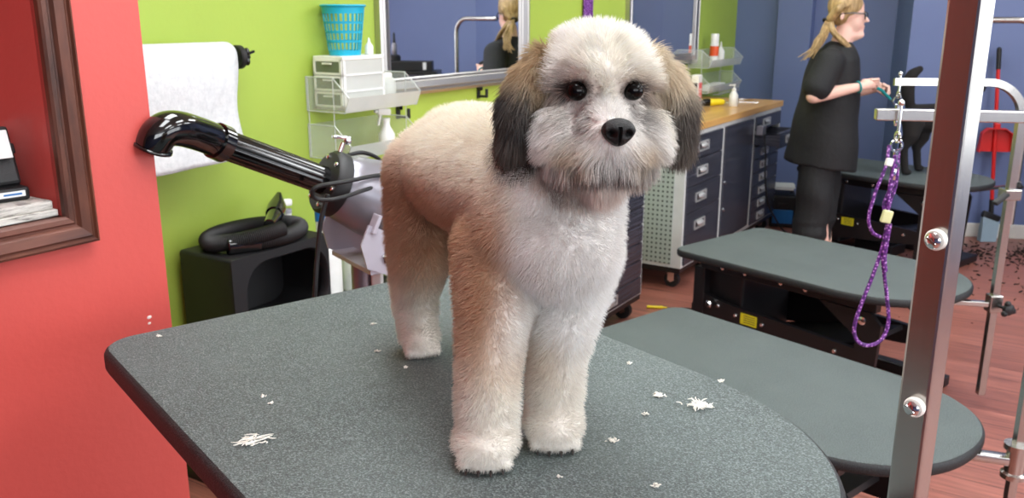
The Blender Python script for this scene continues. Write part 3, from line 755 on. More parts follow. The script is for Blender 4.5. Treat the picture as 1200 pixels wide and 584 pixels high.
# yoke bracket, post, legs
cb = c0 + ax * .16; sdv = ax.cross(UP).normalized()
bq = MB(); dn = (UP * -1 - ax * (UP * -1).dot(ax)).normalized()
def plate(side):
    pc = cb + sdv * side * .108
    ol = [(-.075, .060), (.10, .060), (.10, .095), (.045, .155), (-.04, .155), (-.075, .11)]
    a = [pc + ax * x + dn * y for x, y in ol]; b = [p_ + sdv * side * .006 for p_ in a]
    bq.add(a + b, [tuple(range(6)), tuple(range(6, 12))] + [(i, (i + 1) % 6, 6 + (i + 1) % 6, 6 + i) for i in range(6)], False)
plate(1); plate(-1)
bq.bar(cb + sdv * .11 + dn * .15, cb - sdv * .11 + dn * .15, .06, .012, .002)
for x in (-.060, .085):
    for sd in (1, -1): bq.bar(cb + sdv * sd * .110 + ax * x + dn * .03, cb + sdv * sd * .110 + ax * x + dn * .075, .030, .010, .002)
brk = bq.build('yoke_bracket', M['bracket'], t)
MB().lathe([(.017, 0), (.017, .006), (.010, .010)], cb - sdv * .114 + dn * .115, -sdv, 6).lathe([(.017, 0), (.017, .006), (.010, .010)], cb + sdv * .114 + dn * .115, sdv, 6).build('yoke_bolt', M['chrome'], brk)
pb = cb + dn * .155
MB().cyl((pb.x, pb.y, .08), (pb.x, pb.y, pb.z), .024, seg=24).build('post', M['dryer'], t)
MB().bx(pb.x + .026, pb.x + .05, pb.y - .02, pb.y + .02, pb.z - .12, pb.z + .0, .003).build('side_plate', M['white_plastic'], t)
lg = MB()
for a in range(5):
    an = R(72 * a + 20); lg.bar((pb.x, pb.y, .10), (pb.x + .27 * math.cos(an), pb.y + .27 * math.sin(an), .06), .03, .025, .003)
lg.build('base_legs', M['dryer'], t)
for a in range(5):
    an = R(72 * a + 20); x, y = pb.x + .27 * math.cos(an), pb.y + .27 * math.sin(an)
    MB().cyl((x - .01, y, .028), (x + .01, y, .028), .0275, seg=18).cyl((x, y, .03), (x, y, .06), .007, seg=8).build('caster', M['rubber'], t)
# power cable looped over the front of the body
def dq(px, py, n_): return onn(px, py, n_) - o
MB().tube(curve([dq(470, 203, 1.36), dq(440, 206, 1.32), (dq(405, 213, 1.31)), dq(372, 219, 1.34), dq(366, 228, 1.35), dq(374, 234, 1.35), dq(395, 233, 1.33), dq(430, 222, 1.33), dq(470, 208, 1.36)], 8), .0048, 8)\
    .tube(curve([dq(408, 182, 1.56), dq(425, 179, 1.57), dq(442, 185, 1.57), dq(452, 196, 1.56)], 8), .0055, 8)\
    .tube(curve([dq(384, 228, 1.35), dq(376, 260, 1.36), dq(372, 300, 1.37), dq(369, 345, 1.37), dq(366, 420, 1.38)], 8), .0055, 8).build('power_cable', M['rubber'], t)

# low storage cabinet (mostly hidden), black step box with oval mouth, coiled hose
t = thing('storage_cabinet', 'low black cabinet under the black step box', 'cabinet', W(1.70, 2.10, 0), WROT)
MB().bx(0, .95, 0, .32, 0, .50, .004).build('body', M['black_metal'], t)
MB().bx(.02, .465, -.012, -.0005, .03, .48, .004).build('door', M['black'], t)
MB().bx(.485, .93, -.012, -.0005, .03, .48, .004).build('door', M['black'], t)
bx0, bx1, by0, by1, bz0, bz1 = 1.745, 2.175, 2.145, 2.40, .502, .80
t = thing('step_box', 'black plastic step box with a rounded mouth, coiled hose on top', 'step stool', W(bx0, by0, bz0), WROT)
w = bx1 - bx0; d = by1 - by0; h = bz1 - bz0
# front wall with a rounded opening, built from an outer loop and an inner loop
def rrect(x0, x1, z0, z1, r, n=8):
    out = []
    for cx, cz, a0 in ((x1 - r, z1 - r, 0), (x0 + r, z1 - r, 90), (x0 + r, z0 + r, 180), (x1 - r, z0 + r, 270)):
        for i in range(n + 1):
            a = R(a0 + 90 * i / n); out.append((cx + r * math.cos(a), cz + r * math.sin(a)))
    return out
outer = rrect(0, w, 0, h, .012); inner = rrect(.055, w - .012, .030, h - .030, .095)
mb = MB(); n_ = len(outer)
def lp(o_, y): return [(x, y, z) for x, z in o_]
inner_r = rrect(.061, w - .018, .036, h - .036, .090)
rings_ = [lp(outer, d - .012), lp(outer, .008), lp([(x * .985 + w * .0075, z * .985 + h * .0075) for x, z in outer], 0), lp(inner, 0), lp(inner_r, .008), lp([(x, z) for x, z in inner_r], .03), lp([(x, z) for x, z in rrect(.02, w - .015, .03, h - .02, .06)], .034), lp(rrect(.02, w - .015, .03, h - .02, .06), d - .03)]
bxo = loft(rings_, True, True, True)
bxo.build('shell', M['black'], t)
hz = bz1
hc = W(1.965, 2.272, hz)
t = thing('vacuum_hose', 'coiled black dryer hose lying on the black step box', 'hose', hc, WROT)
hp = []; rh = .026
for i in range(0, 400 + 1):
    a = R(-115 + i * 400 / 400 * 1.02 * 0.97); rad = .150 + .012 * i / 400
    hp.append((1.12 * rad * math.cos(R(-128 + i)), .74 * rad * math.sin(R(-128 + i)), rh + .0 + (.030 * max(0, (i - 300) / 100.))))
mbh = MB(); rs = [rh * (1.0 + (.05 if k % 2 else -.05)) for k in range(len(hp))]
mbh.tube(hp, rs, 16)
mbh.build('hose', M['rubber'], t)
q0 = Vector(hp[0]); q1 = Vector(hp[3]); dq_ = (q0 - q1).normalized()
MB().cyl(q0 + dq_ * -.03, q0 + dq_ * .07, rh * 1.12, rh * 1.18, 22).torus(q0 + dq_ * .07, dq_, rh * 1.05, .004, 22, 6).build('hose_cuff', M['gloss_black'], t)
q0 = Vector(hp[-1]); dq_ = (q0 - Vector(hp[-4])).normalized()
nz1 = Vector((.10, .015, .075))
mb = MB().tube([Vector((-.03, -.10, .075)), Vector((.02, -.06, .078)), Vector((.06, -.03, .085))], [rh * .7, rh * .8, rh], 18)
mb.tube([Vector((.055, -.033, .085)), Vector((.085, -.010, .092)), Vector((.105, .005, .10)), Vector((.14, .03, .135))], [rh * 1.1, rh * 1.25, rh * 1.2, rh * .35], 20)
mb.build('hose_nozzle', M['gloss_black'], t)

# jugs beside the box
def bottle(name, label, cat, loc, prof, mat, cap=None, capmat=None, band=None, bandmat=None, pump=False, trig=False, group=None, rz=0):
    t = thing(name, label, cat, loc, rz, group)
    MB().lathe(prof, seg=26).build('body', mat, t)
    if cap: MB().lathe(cap, seg=22).build('cap', capmat, t)
    if band: MB().lathe(band, seg=26, cap=False).build('label_band', bandmat, t)
    top = (cap or prof)[-1][1]
    if pump: MB().cyl((0, 0, top), (0, 0, top + .018), .004, seg=8).bar((-.008, 0, top + .020), (.034, 0, top + .016), .012, .009, .002).build('pump_head', M['white_plastic'], t)
    if trig:
        MB().bar((-.02, 0, top + .022), (.045, 0, top + .030), .020, .026, .006).bar((.03, 0, top + .016), (.042, 0, top - .025), .010, .008, .002).lathe([(.008, 0), (.006, .012)], (.045, 0, top + .030), (1, 0, 0), 12).build('trigger_head', M['white_plastic'], t)
    return t
bottle('jug', 'white jug with red and blue cap beside the step box', 'jug', W(2.30, 2.30, .5005), [(.06, 0), (.066, .006), (.066, .17), (.055, .22), (.022, .255), (.022, .30)], M['white_plastic'], [(.024, .30), (.024, .335), (.022, .337)], M['blue_plastic'], [(.0245, .3372), (.0245, .365), (.018, .368)], M['red_plastic'])
bottle('jug', 'pale jug with a blue cap standing under the dryer', 'jug', W(2.46, 2.27, .5005), [(.06, 0), (.068, .006), (.068, .12), (.055, .16), (.020, .185), (.020, .20)], M['frosted'], [(.023, .20), (.023, .23), (.02, .232)], M['blue_plastic'])
bottle('spray_bottle', 'white trigger spray bottle standing behind the coiled black hose', 'spray bottle', W(2.215, 2.385, .5005), [(.030, 0), (.035, .006), (.035, .24), (.016, .30), (.014, .335)], M['white_plastic'], [(.016, .335), (.016, .35)], M['print_grey'], trig=True, rz=WROT + R(180))

# ================================================================== CLEAR WALL ORGANISERS
def organiser(name, label, a0, a1, z_tiers, cat, dep=.19):
    t = thing(name, label, cat, W(a0, GN - .003, z_tiers[-1]), WROT)
    w = a1 - a0; zb = z_tiers[-1]
    for z0 in z_tiers:
        z = z0 - zb; hh = .125
        MB().bx(0, w, -dep, -.001, z, z + .004, .001).build('tray', M['acrylic'], t)
        MB().add([(0, -dep, z), (w, -dep, z), (w, -dep - .022, z + .055), (0, -dep - .022, z + .055), (0, -dep + .003, z), (w, -dep + .003, z), (w, -dep - .019, z + .055), (0, -dep - .019, z + .055)], [(0, 1, 2, 3), (4, 5, 6, 7), (0, 1, 5, 4), (3, 2, 6, 7), (0, 3, 7, 4), (1, 2, 6, 5)], False).build('front_lip', M['acrylic_edge'], t)
        MB().bx(0.003, w - .003, -.004, -.0005, z + .004, z + hh).build('back_panel', M['acrylic'], t)
        for x in (0, w - .003):
            ol = [(-.001, z), (-dep, z), (-dep - .022, z + .055), (-dep + .055, z + hh), (-.001, z + hh)]
            MB().add([(x, y, q) for y, q in ol] + [(x + .003, y, q) for y, q in ol], [tuple(range(5)), tuple(range(5, 10))] + [(i, (i + 1) % 5, 5 + (i + 1) % 5, 5 + i) for i in range(5)], False).build('end_panel', M['acrylic'], t)
            ed = MB()
            for i in range(5): ed.tube([(x + .0015, ol[i][0], ol[i][1]), (x + .0015, ol[(i + 1) % 5][0], ol[(i + 1) % 5][1])], .0024, 6)
            ed.build('panel_edge', M['acrylic_edge'], t)
    rods = MB(); ztop = z_tiers[0] - zb + .125
    for x in (.0015, w - .0015):
        for y in (-.008, -dep + .055): rods.tube([(x, y, 0), (x, y, ztop)], .0022, 6)
    rods.build('upright', M['acrylic_edge'], t)
    return t
TZ = (1.190, 1.015)
organiser('wall_organiser', 'clear two-tier wall organiser holding the white drawer unit', 2.385, 2.80, TZ, 'organiser')
# white three-drawer unit turned with its drawers to the left
t = thing('drawer_unit', 'small white three-drawer unit standing in the clear organiser under the blue basket', 'drawer unit', W(2.415, 2.265, TZ[0] + .0045), WROT)
uw, ud, uh = .225, .145, .195
MB().bx(0, uw, 0, ud, 0, .010, .002).bx(0, uw, 0, ud, uh - .012, uh, .003).bx(uw - .008, uw, 0, ud, .01, uh - .012).bx(.0, .012, 0, .010, .01, uh - .012).bx(.0, .012, ud - .010, ud, .01, uh - .012).bx(.012, uw - .008, 0.0, .003, .01, uh - .012).bx(.012, uw - .008, ud - .003, ud, .01, uh - .012)\
    .bx(0, uw, 0.0, ud, .068, .072).bx(0, uw, 0, ud, .127, .131).build('case', M['frosted'], t)
MB().bx(0, uw, -.0022, -.0002, .066, .073).bx(0, uw, -.0022, -.0002, .125, .132).bx(0, .012, -.0022, -.0002, 0, uh - .014).bx(uw - .01, uw, -.0022, -.0002, 0, uh - .014).bx(0, uw, -.0022, -.0002, 0, .012).build('side_ribs', M['white_plastic'], t)
MB().bx(-.0015, uw + .001, -.002, ud + .001, uh - .014, uh + .001, .003).build('top_cover', M['white_plastic'], t)
for i in range(3):
    z0 = .012 + i * .059
    dr = MB().bx(-.004, -.0005, .012, ud - .012, z0 + .006, z0 + .048, .001).build('drawer', M['smoky'], t)
    MB().bx(-.006, .0, .003, .013, z0 - .001, z0 + .055).bx(-.006, 0, ud - .013, ud - .003, z0 - .001, z0 + .055).bx(-.006, 0, .003, ud - .003, z0 - .001, z0 + .007).bx(-.006, 0, .003, ud - .003, z0 + .047, z0 + .055).build('drawer_rim', M['white_plastic'], dr)
    MB().bx(-.010, -.0045, .05, .095, z0 + .036, z0 + .042, .001).build('drawer_pull', M['white_plastic'], dr)
    MB().bx(.02, uw * .8, .02, ud - .03, z0 + .004, z0 + .026 + .01 * (i % 2), .004).build('contents', M['print_grey'] if i != 1 else M['paper'], dr)
# turquoise basket on top
bc = W(2.505, 2.335, TZ[0] + .0045 + uh + .0015)
t = thing('basket', 'turquoise plastic waste basket with slotted sides, on top of the white drawer unit', 'basket', bc, WROT)
bh, rb0, rb1 = .178, .058, .080
wl_ = MB(); nb = 26; rows = [(.018, .046), (.054, .080), (.088, .114), (.122, .150)]
def rad(z): return rb0 + (rb1 - rb0) * z / bh
zs = [.0, rows[0][0]]
solid = [(0, rows[0][0])] + [(rows[i][1], rows[i + 1][0]) for i in range(3)] + [(rows[3][1], bh)]
for z0, z1 in solid: wl_.lathe([(rad(z0), z0), (rad(z1), z1), (rad(z1) - .0022, z1), (rad(z0) - .0022, z0), (rad(z0), z0)], seg=52, cap=False)
for z0, z1 in rows:
    for k in range(nb):
        a0 = 2 * math.pi * k / nb; a1 = a0 + 2 * math.pi / nb * .34; q = []
        for rr_ in (0, -.0022):
            for zz in (z0, z1):
                for a in (a0, a1): q.append(((rad(zz) + rr_) * math.cos(a), (rad(zz) + rr_) * math.sin(a), zz))
        wl_.add(q, [(0, 1, 3, 2), (4, 5, 7, 6), (0, 2, 6, 4), (1, 3, 7, 5)], False)
wl_.lathe([(.002, .001), (rb0, .001), (rb0, .004), (.002, .004)], seg=40)
wl_.build('slotted_wall', M['teal'], t)
MB().torus((0, 0, bh), (0, 0, 1), rb1 + .001, .0042, 52, 8).build('rim', M['teal'], t)
bottle('squeeze_bottle', 'small white bottle with pointed tip beside the turquoise basket', 'bottle', W(2.612, 2.31, TZ[0] + .0045 + uh + .0015), [(.014, 0), (.016, .003), (.016, .030), (.008, .042)], M['white_plastic'], [(.007, .042), (.002, .062)], M['white_plastic'])
# frosted tub in the right half of the upper tray
t = thing('frosted_tub', 'frosted plastic tub in the right half of the upper clear tray', 'tub', W(2.72, 2.33, TZ[0] + .0045), WROT)
MB().lathe([(.038, 0), (.042, .004), (.044, .08), (.040, .095), (.028, .105)], seg=24).build('body', M['frosted'], t)
MB().lathe([(.029, .105), (.029, .118), (.024, .121)], seg=20).build('lid', M['white_plastic'], t)
sb_ = wl(onn(454, 178, 2.30))
bottle('spray_bottle', 'white spray bottle in the lower clear tier, right beside the dog\'s back', 'spray bottle', W(sb_[0], 2.30, TZ[1] + .0045), [(.028, 0), (.032, .005), (.032, .060), (.014, .092), (.013, .108)], M['white_plastic'], [(.015, .108), (.015, .122)], M['white_plastic'], trig=True, rz=WROT + R(170))
def wall_hook(label, px, py, dep=.05):
    a, n_, z = wl(onn(px, py, GN - .03)); t = thing('wall_hook', label, 'hook', W(a, GN - .0005, z), WROT)
    MB().bx(-.012, .012, -.008, 0, -.035, .03, .003).bx(-.008, .008, -dep, -.008, -.03, -.018, .003).bx(-.008, .008, -dep - .006, -dep + .004, -.03, .012, .003).build('hook_body', M['black'], t)
    MB().bx(-.011, .011, -.022, -.008, .002, .024, .003).build('clip', M['gloss_black'], t)
wall_hook('black wall clip under the large mirror, just left of the dog\'s ear', 566, 107)
wall_hook('black wall clip just below the right end of the clear organiser', 472, 130, .06)
# purple lead hanging between the mirrors
pt = onn(689, 22, GN - .012); a, n_, z = wl(pt)
t = thing('grooming_leash', 'purple lead hanging on the green wall between the two mirrors', 'leash', W(a, GN - .012, z), WROT)
MB().box((0, 0, .16), (.11, .010, .32), .003).build('strap', M['leash'], t)
MB().box((0, -.003, .325), (.12, .014, .018), .003).build('buckle', M['chrome'], t)
MB().lathe([(.012, 0), (.012, .004), (.004, .006), (.004, .02), (.008, .024)], (0, .0115, .34), (0, -1, 0), 14).build('wall_peg', M['black'], t)

# ================================================================== ITEMS ON THE WORKTOP (far end)
WZ = .9460
organiser('wall_organiser', 'clear two-tier wall organiser above the far end of the worktop', 6.18, 6.86, (1.165, .985), 'organiser', .16)
bottle('spray_can', 'white can with orange-red label standing in the top tier of the far clear organiser', 'can', W(6.46, 2.335, 1.1705), [(.030, 0), (.032, .004), (.032, .16), (.026, .17)], M['white_plastic'], [(.031, .17), (.031, .225), (.027, .23)], M['white_plastic'], [(.0326, .07), (.0326, .142)], M['orange_plastic'])
bottle('squeeze_bottle', 'white bottle with a narrow tip in the far clear organiser, right of the orange-labelled can', 'bottle', W(6.60, 2.335, 1.1705), [(.026, 0), (.029, .004), (.029, .10), (.010, .13)], M['white_plastic'], [(.009, .13), (.005, .17)], M['white_plastic'])
t = thing('paper_stack', 'white papers lying in the lower tier of the far clear organiser', 'papers', W(6.45, 2.34, .9905), WROT)
MB().box((0, 0, .012), (.26, .10, .024), .002, (0, 0, R(3))).box((.03, -.004, .034), (.24, .09, .018), .002, (0, R(-3), R(-4))).build('sheets', M['paper'], t)
t = thing('wire_basket', 'small wire basket hanging on the front of the far clear organiser', 'basket', W(6.27, 2.215, .975), WROT)
wb_ = MB()
for i in range(26): wb_.bx(.0 + i * .018, .002 + i * .018, -.002, .0, .0, .055)
for z in (0, .0275, .055): wb_.bx(0, .452, -.003, .001, z - .002, z + .002)
for x in (0, .45): wb_.bx(x, x + .002, -.003, .04, -.002, .002).bx(x, x + .002, -.003, .04, .052, .056)
wb_.build('wires', M['print_grey'], t)
pq = onz(815, 127, .945)
t = thing('tall_bottle', 'tall white square bottle with pinkish red label on the worktop, beside the dog\'s ear', 'bottle', (pq.x, pq.y, WZ), WROT)
MB().bx(-.034, .034, -.024, .024, 0, .215, .006).build('body', M['white_plastic'], t)
MB().bx(-.027, .030, -.0252, -.0246, .05, .165, 0).build('label_front', M['pinkred'], t)
MB().bx(-.018, .018, -.0262, -.0254, .12, .126).bx(-.018, .006, -.0262, -.0254, .105, .110).bx(-.018, .014, -.0262, -.0254, .075, .080).build('print_lines', M['paper'], t)
MB().bx(-.0346, -.0342, -.018, .018, .05, .165).build('label_side', M['label_dark'], t)
pq = onz(859, 125, .945)
bottle('pump_bottle', 'small white pump bottle at the front of the worktop near the far corner', 'bottle', (pq.x, pq.y, WZ), [(.026, 0), (.029, .004), (.029, .075), (.014, .10)], M['white_plastic'], [(.014, .10), (.014, .118), (.006, .122)], M['white_plastic'], pump=True, rz=R(160))
pq = onz(833, 123, .955)
t = thing('hair_clipper', 'black and yellow hair clipper lying on the worktop', 'clipper', (pq.x, pq.y, WZ), R(0))
MB().cap((-.09, -.02, .024), (-.01, .0, .026), .022, .024).build('handle', M['gloss_black'], t)
MB().cap((.0, .0, .026), (.075, .015, .026), .025, .021).build('housing', M['yellow_plastic'], t)
MB().box((.105, .022, .024), (.022, .04, .010), .001, (0, 0, R(12))).build('blade', M['chrome'], t)
pq = onz(873, 120, .947)
t = thing('comb', 'steel comb lying on the worktop by the wall', 'comb', (pq.x, pq.y, WZ), R(-12))
cm = MB().bx(-.09, .09, .018, .024, 0.0005, .004, .001)
for i in range(40): cm.bx(-.088 + i * .0045, -.0865 + i * .0045, -.012, .019, .001, .0025)
cm.build('teeth', M['chrome'], t)
pq = onz(868, 117, .947)
t = thing('scissors', 'grooming scissors lying beside the pump bottle', 'scissors', (pq.x, pq.y, WZ), R(20))
MB().bar((-.01, -.004, .004), (.10, .004, .004), .009, .004, .001).bar((-.01, .004, .006), (.10, -.002, .006), .009, .003, .001).torus((-.04, .016, .005), (0, 0, 1), .016, .0032, 18, 6).torus((-.04, -.016, .005), (0, 0, 1), .016, .0032, 18, 6).bar((-.01, .003, .005), (-.026, .010, .005), .006, .004).bar((-.01, -.003, .005), (-.026, -.010, .005), .006, .004).build('blades', M['chrome'], t)

# ================================================================== FLOOR ITEMS
fb = onz(915, 254, 0) ; fb = Vector((1.98, 6.30, 0))
t = thing('tool_box', 'blue-fronted black box on the floor beside the far drawer cabinet', 'tool box', aty(916, 251, 6.50), R(-14))
t.location.z = 0
MB().bx(-.09, .09, -.10, .16, .0, .24, .010).build('case', M['black'], t)
MB().bx(-.072, .072, -.108, -.1005, .03, .135, .006).build('front_cover', M['blue_plastic'], t)
MB().bx(-.035, .035, -.112, -.1005, .15, .185, .004).build('latch', M['black_metal'], t)
MB().bar((-.06, .02, .245), (-.06, .02, .27), .012, .012).bar((.06, .02, .245), (.06, .02, .27), .012, .012).bar((-.066, .02, .275), (.066, .02, .275), .018, .014, .003).build('carry_handle', M['black'], t)
tb_ = t.location
t = thing('booklet', 'white booklet lying on the blue-fronted box', 'booklet', (tb_.x - .0, tb_.y, .2825), R(-20))
MB().box((0, 0, .006), (.15, .20, .010), .002).box((.006, .004, .017), (.14, .19, .010), .002, (0, 0, R(6))).build('pages', M['paper'], t)
# broom with hanging dustpan at the boxed-out wall
bt = Vector((3.16, 6.03, 0)); 
b_top = aty(1171, 58, 6.06); b_bot = aty(1158, 275, 5.98); b_bot.z = .20
t = thing('broom', 'red-handled broom with pale blue bristles leaning on the blue wall', 'broom', (b_bot.x, b_bot.y, 0), 0)
o = Vector((b_bot.x, b_bot.y, 0)); a = b_bot - o; b = b_top - o; dv = (b - a).normalized()
MB().cyl(a + dv * .08, b - dv * .12, .0125, seg=14).build('handle', M['red_plastic'], t)
MB().cyl(b - dv * .13, b, .0155, seg=14).ell(b, .0155).build('grip', M['black'], t)
MB().cyl(a - dv * .01, a + dv * .10, .016, seg=14).box(a + Vector((-.0, 0, -.02)), (.13, .04, .05), .012, (0, R(20), 0)).build('broom_head', M['black'], t)
bs = MB()
for i in range(22):
    for j in range(3):
        x = -.055 + .11 * i / 21; y = -.014 + .014 * j; bs.tube([a + Vector((x, y, -.035 + x * -.36)), Vector((x * .95 - .006, y * 1.6, .004))], [.0045, .0035], 5)
bs.build('bristles', M['bristle'], t)
pcn = aty(1165, 165, 6.03)
t = thing('dustpan', 'red dustpan clipped on the red broom handle', 'dustpan', pcn, brot)
ol = [(-.10, -.075), (.115, -.075), (.095, .055), (.055, .085), (-.055, .085), (-.09, .055)]
dp = MB(); dp.add([(x, .0, z) for x, z in ol] + [(x, .006, z) for x, z in ol], [tuple(range(6)), tuple(range(6, 12))] + [(i, (i + 1) % 6, 6 + (i + 1) % 6, 6 + i) for i in range(6)], False)
for i in (1, 2, 3, 4, 5):
    p0 = ol[i]; p1 = ol[(i + 1) % 6]; dp.bar((p0[0], -.025, p0[1]), (p1[0], -.025, p1[1]), .006, .056, 0, (0, 1, 0))
dp.build('pan', M['red_plastic'], t)
MB().bx(-.02, .02, -.035, .0, .085, .12, .006).build('handle_clip', M['red_plastic'], t)
# yellow-tipped tool under the front cabinets
pq = onz(770, 360, .01)
t = thing('marker_pen', 'yellow-ended pen lying on the floor by the cabinet caster', 'pen', (pq.x, pq.y, 0), R(-8))
MB().cyl((-.055, 0, .0085), (.03, 0, .0085), .008, seg=12).build('barrel', M['yellow_plastic'], t)
MB().cyl((.03, 0, .0085), (.055, 0, .0085), .006, .003, seg=12).build('tip', M['yellow_plastic'], t)
MB().tube(curve([(.05, 0, .006), (.15, .02, .004), (.26, .0, .004), (.36, .05, .004)], 8), .003, 6).build('thin_cord', M['rubber'], t)
# dark hair clippings swept around the far floor
db = MB()
for i in range(620):
    c = Vector((rng.normal(3.35, .34), rng.normal(5.62, .16), .002)) if i < 520 else Vector((rng.normal(2.8, .4), rng.normal(4.7, .3), .002))
    if c.y > b0.y - (c.x - b0.x) * .2 - .1: continue
    L = rng.uniform(.008, .035); an = rng.uniform(0, 6.28); k = rng.uniform(-.6, .6); p = [c]
    for s_ in range(3): p.append(p[-1] + Vector((math.cos(an + k * s_) * L / 3, math.sin(an + k * s_) * L / 3, rng.uniform(-.0005, .004))))
    db.tube(p, [rng.uniform(.001, .005)] * 3 + [.0008], 5)
o = db.build('hair_clippings', M['debris']); tag(o, 'dark dog hair clippings scattered on the wooden floor', 'hair clippings', None, 'stuff')
# white fur tufts on the dog's table
def tuft(label, px, py, size, n, group=None, aspect=1.0, rot=0.):
    c = onz(px, py, T1Z); mb = MB()
    for i in range(n):
        an = rng.uniform(0, 6.28); r_ = abs(rng.normal(0, size * .35)); p0 = Vector((math.cos(an) * r_ * aspect, math.sin(an) * r_, rng.uniform(.0010, .002 + size * .12)))
        d_ = rng.uniform(0, 6.28); L = size * rng.uniform(.25, .7); k = rng.uniform(-.9, .9); p = [p0]
        for s_ in range(4): p.append(p[-1] + Vector((math.cos(d_ + k * s_) * L / 4 * aspect, math.sin(d_ + k * s_) * L / 4, rng.uniform(-.0006, .0008))))
        for q in p: q.z = max(.0009, q.z)
        mb.tube(p, [.0008, .0009, .0009, .0007, .0003], 4)
    o = mb.build('fur_tuft', M['tuft'], None, c, rot); tag(o, label, 'fur tuft', group); return o
tuft('largest white fur tuft, lying on the table to the right of the dog\'s paws', 820, 477, .022, 60)
tuft('long wispy fur tuft near the front edge of the dog\'s table', 295, 519, .022, 34, None, 1.5, R(20))
tuft('compact white fur tuft just left of the largest tuft on the table', 772, 465, .011, 40)
tuft('fur tuft at the near side of the dog\'s table, right of the front paws', 719, 518, .010, 18)
for px, py, s_ in ((756, 487, .006), (737, 427, .006), (845, 448, .006), (437, 381, .007), (460, 361, .006), (442, 413, .006), (308, 466, .005), (318, 474, .006), (186, 395, .006), (475, 432, .006), (770, 571, .007), (655, 560, .005)):
    tuft('tiny crumb of white fur scattered on the dog\'s table', px, py, s_, 14, 'tiny fur crumbs')

# cart that the large mirror shows, out to the right of the picture
cq = Vector((3.72, 5.22, 0))
t = thing('tool_cart', 'black tool cart by the blue wall seen in the large mirror', 'cart', cq, R(-62))
MB().bx(-.26, .26, -.17, .17, .10, 1.045, .006).build('body', M['black_metal'], t)
MB().bx(-.24, .24, -.178, -.1705, .14, .55, .004).build('drawer', M['drawer'], t)
MB().bx(-.24, .24, -.178, -.1705, .57, 1.02, .004).build('drawer', M['drawer'], t)
for x in (-.2, .2):
    for y in (-.12, .12): MB().cyl((x - .012, y, .04), (x + .012, y, .04), .0395, seg=16).bx(x - .02, x + .02, y - .02, y + .02, .075, .0995).build('caster', M['rubber'], t)
t = thing('equipment_box', 'long black box reflected at the lower left of the large mirror', 'box', cq + UP * 1.0455, R(-62))
MB().bx(-.20, .20, -.07, .07, 0, .085, .006).build('case', M['black'], t)
MB().bx(-.15, -.12, -.0712, -.0702, .01, .075).build('white_strip', M['paper'], t)
t = thing('hair_clipper', 'cordless clipper standing in its charger, reflected in the large mirror', 'clipper', cq + UP * 1.131 + Vector((.07, -.13, 0)), R(-62))
MB().lathe([(.05, 0), (.055, .005), (.055, .045), (.035, .055)], seg=24).build('charger', M['black'], t)
MB().lathe([(.022, .0555), (.026, .07), (.025, .14), (.018, .16)], seg=20).build('clipper_body', M['dryer'], t)
MB().lathe([(.014, .16), (.009, .24), (.004, .25)], seg=12).build('clipper_head', M['black'], t)

# ================================================================== THE GROOMER
PY = 5.40
def q(px, py, dy=0.): return aty(px, py, PY + dy)
po = Vector((2.0, PY, 0))
def l(px, py, dy=0.): return q(px, py, dy) - po
body = MB()
H = l(994, 15); 
tiltm = Euler((0, R(14), 0)).to_matrix()
body.ell(H + Vector((-.006, 0, .022)), (.096, .074, .098), tiltm, 24, 16)            # skull
body.ell(H + Vector((.030, 0, -.050)), (.064, .058, .082), tiltm, 20, 12)             # face
body.cap(l(1009, 41, 0), l(1000, 43, 0), .020, .030)                                   # chin and jaw
body.cap(l(994, 42, .03), l(1008, 40, .0), .026, .018); body.cap(l(994, 42, -.03), l(1008, 40, .0), .026, .018)
body.cap(l(1012, 17), l(1017, 24.5), .008, .012); body.ell(l(1016, 25.5), (.010, .013, .009))      # nose
body.ell(l(1011.5, 31), (.011, .020, .007)); body.ell(l(1010.5, 34.5), (.010, .018, .008))          # lips
body.cap(l(1009, 14, -.035), l(1009, 14, .035), .018, .018)                           # brow
body.cap(l(990, 36), l(982, 62), .056, .062)                                            # neck
body.cap(l(978, 72, -.10), l(978, 72, .10), .06, .06)
body.cap(l(975, 86), l(962, 170), .11, .12)
# arms : shoulder, elbow, wrist
RA = (l(972, 74, -.17), l(953, 113, -.24), l(1006, 102, -.20)); LA = (l(976, 74, .16), l(966, 114, .24), l(1018, 106, .06))
for (s_, e_, w_) in (RA, LA):
    body.cap(s_, e_, .052, .042); body.cap(e_, e_.lerp(w_, .35), .042, .040); body.cap(e_.lerp(w_, .35), w_, .040, .026)
# palms
body.cap(RA[2], l(1018, 99, -.19), .026, .030); body.cap(l(1014, 97, -.19), l(1022, 100, -.18), .026, .022)
body.cap(LA[2], l(1031, 102, .02), .025, .028); body.cap(l(1029, 100, .02), l(1035, 103, .0), .024, .020)
# legs and ankles
for dy, kx in ((-.088, 0), (.088, 6)):
    body.cap(l(962 + kx, 185, dy), l(956 + kx, 232, dy), .095, .065); body.cap(l(956 + kx, 232, dy), l(964 + kx * .5, 290, dy), .062, .040)
me = remesh(body, 'person', .0085, 5)
person = link_mesh('person', me, M['skin'])
person.location = po
tag(person, 'person in black scrubs with glasses and blond ponytail, standing and grooming the dark dog', 'person')
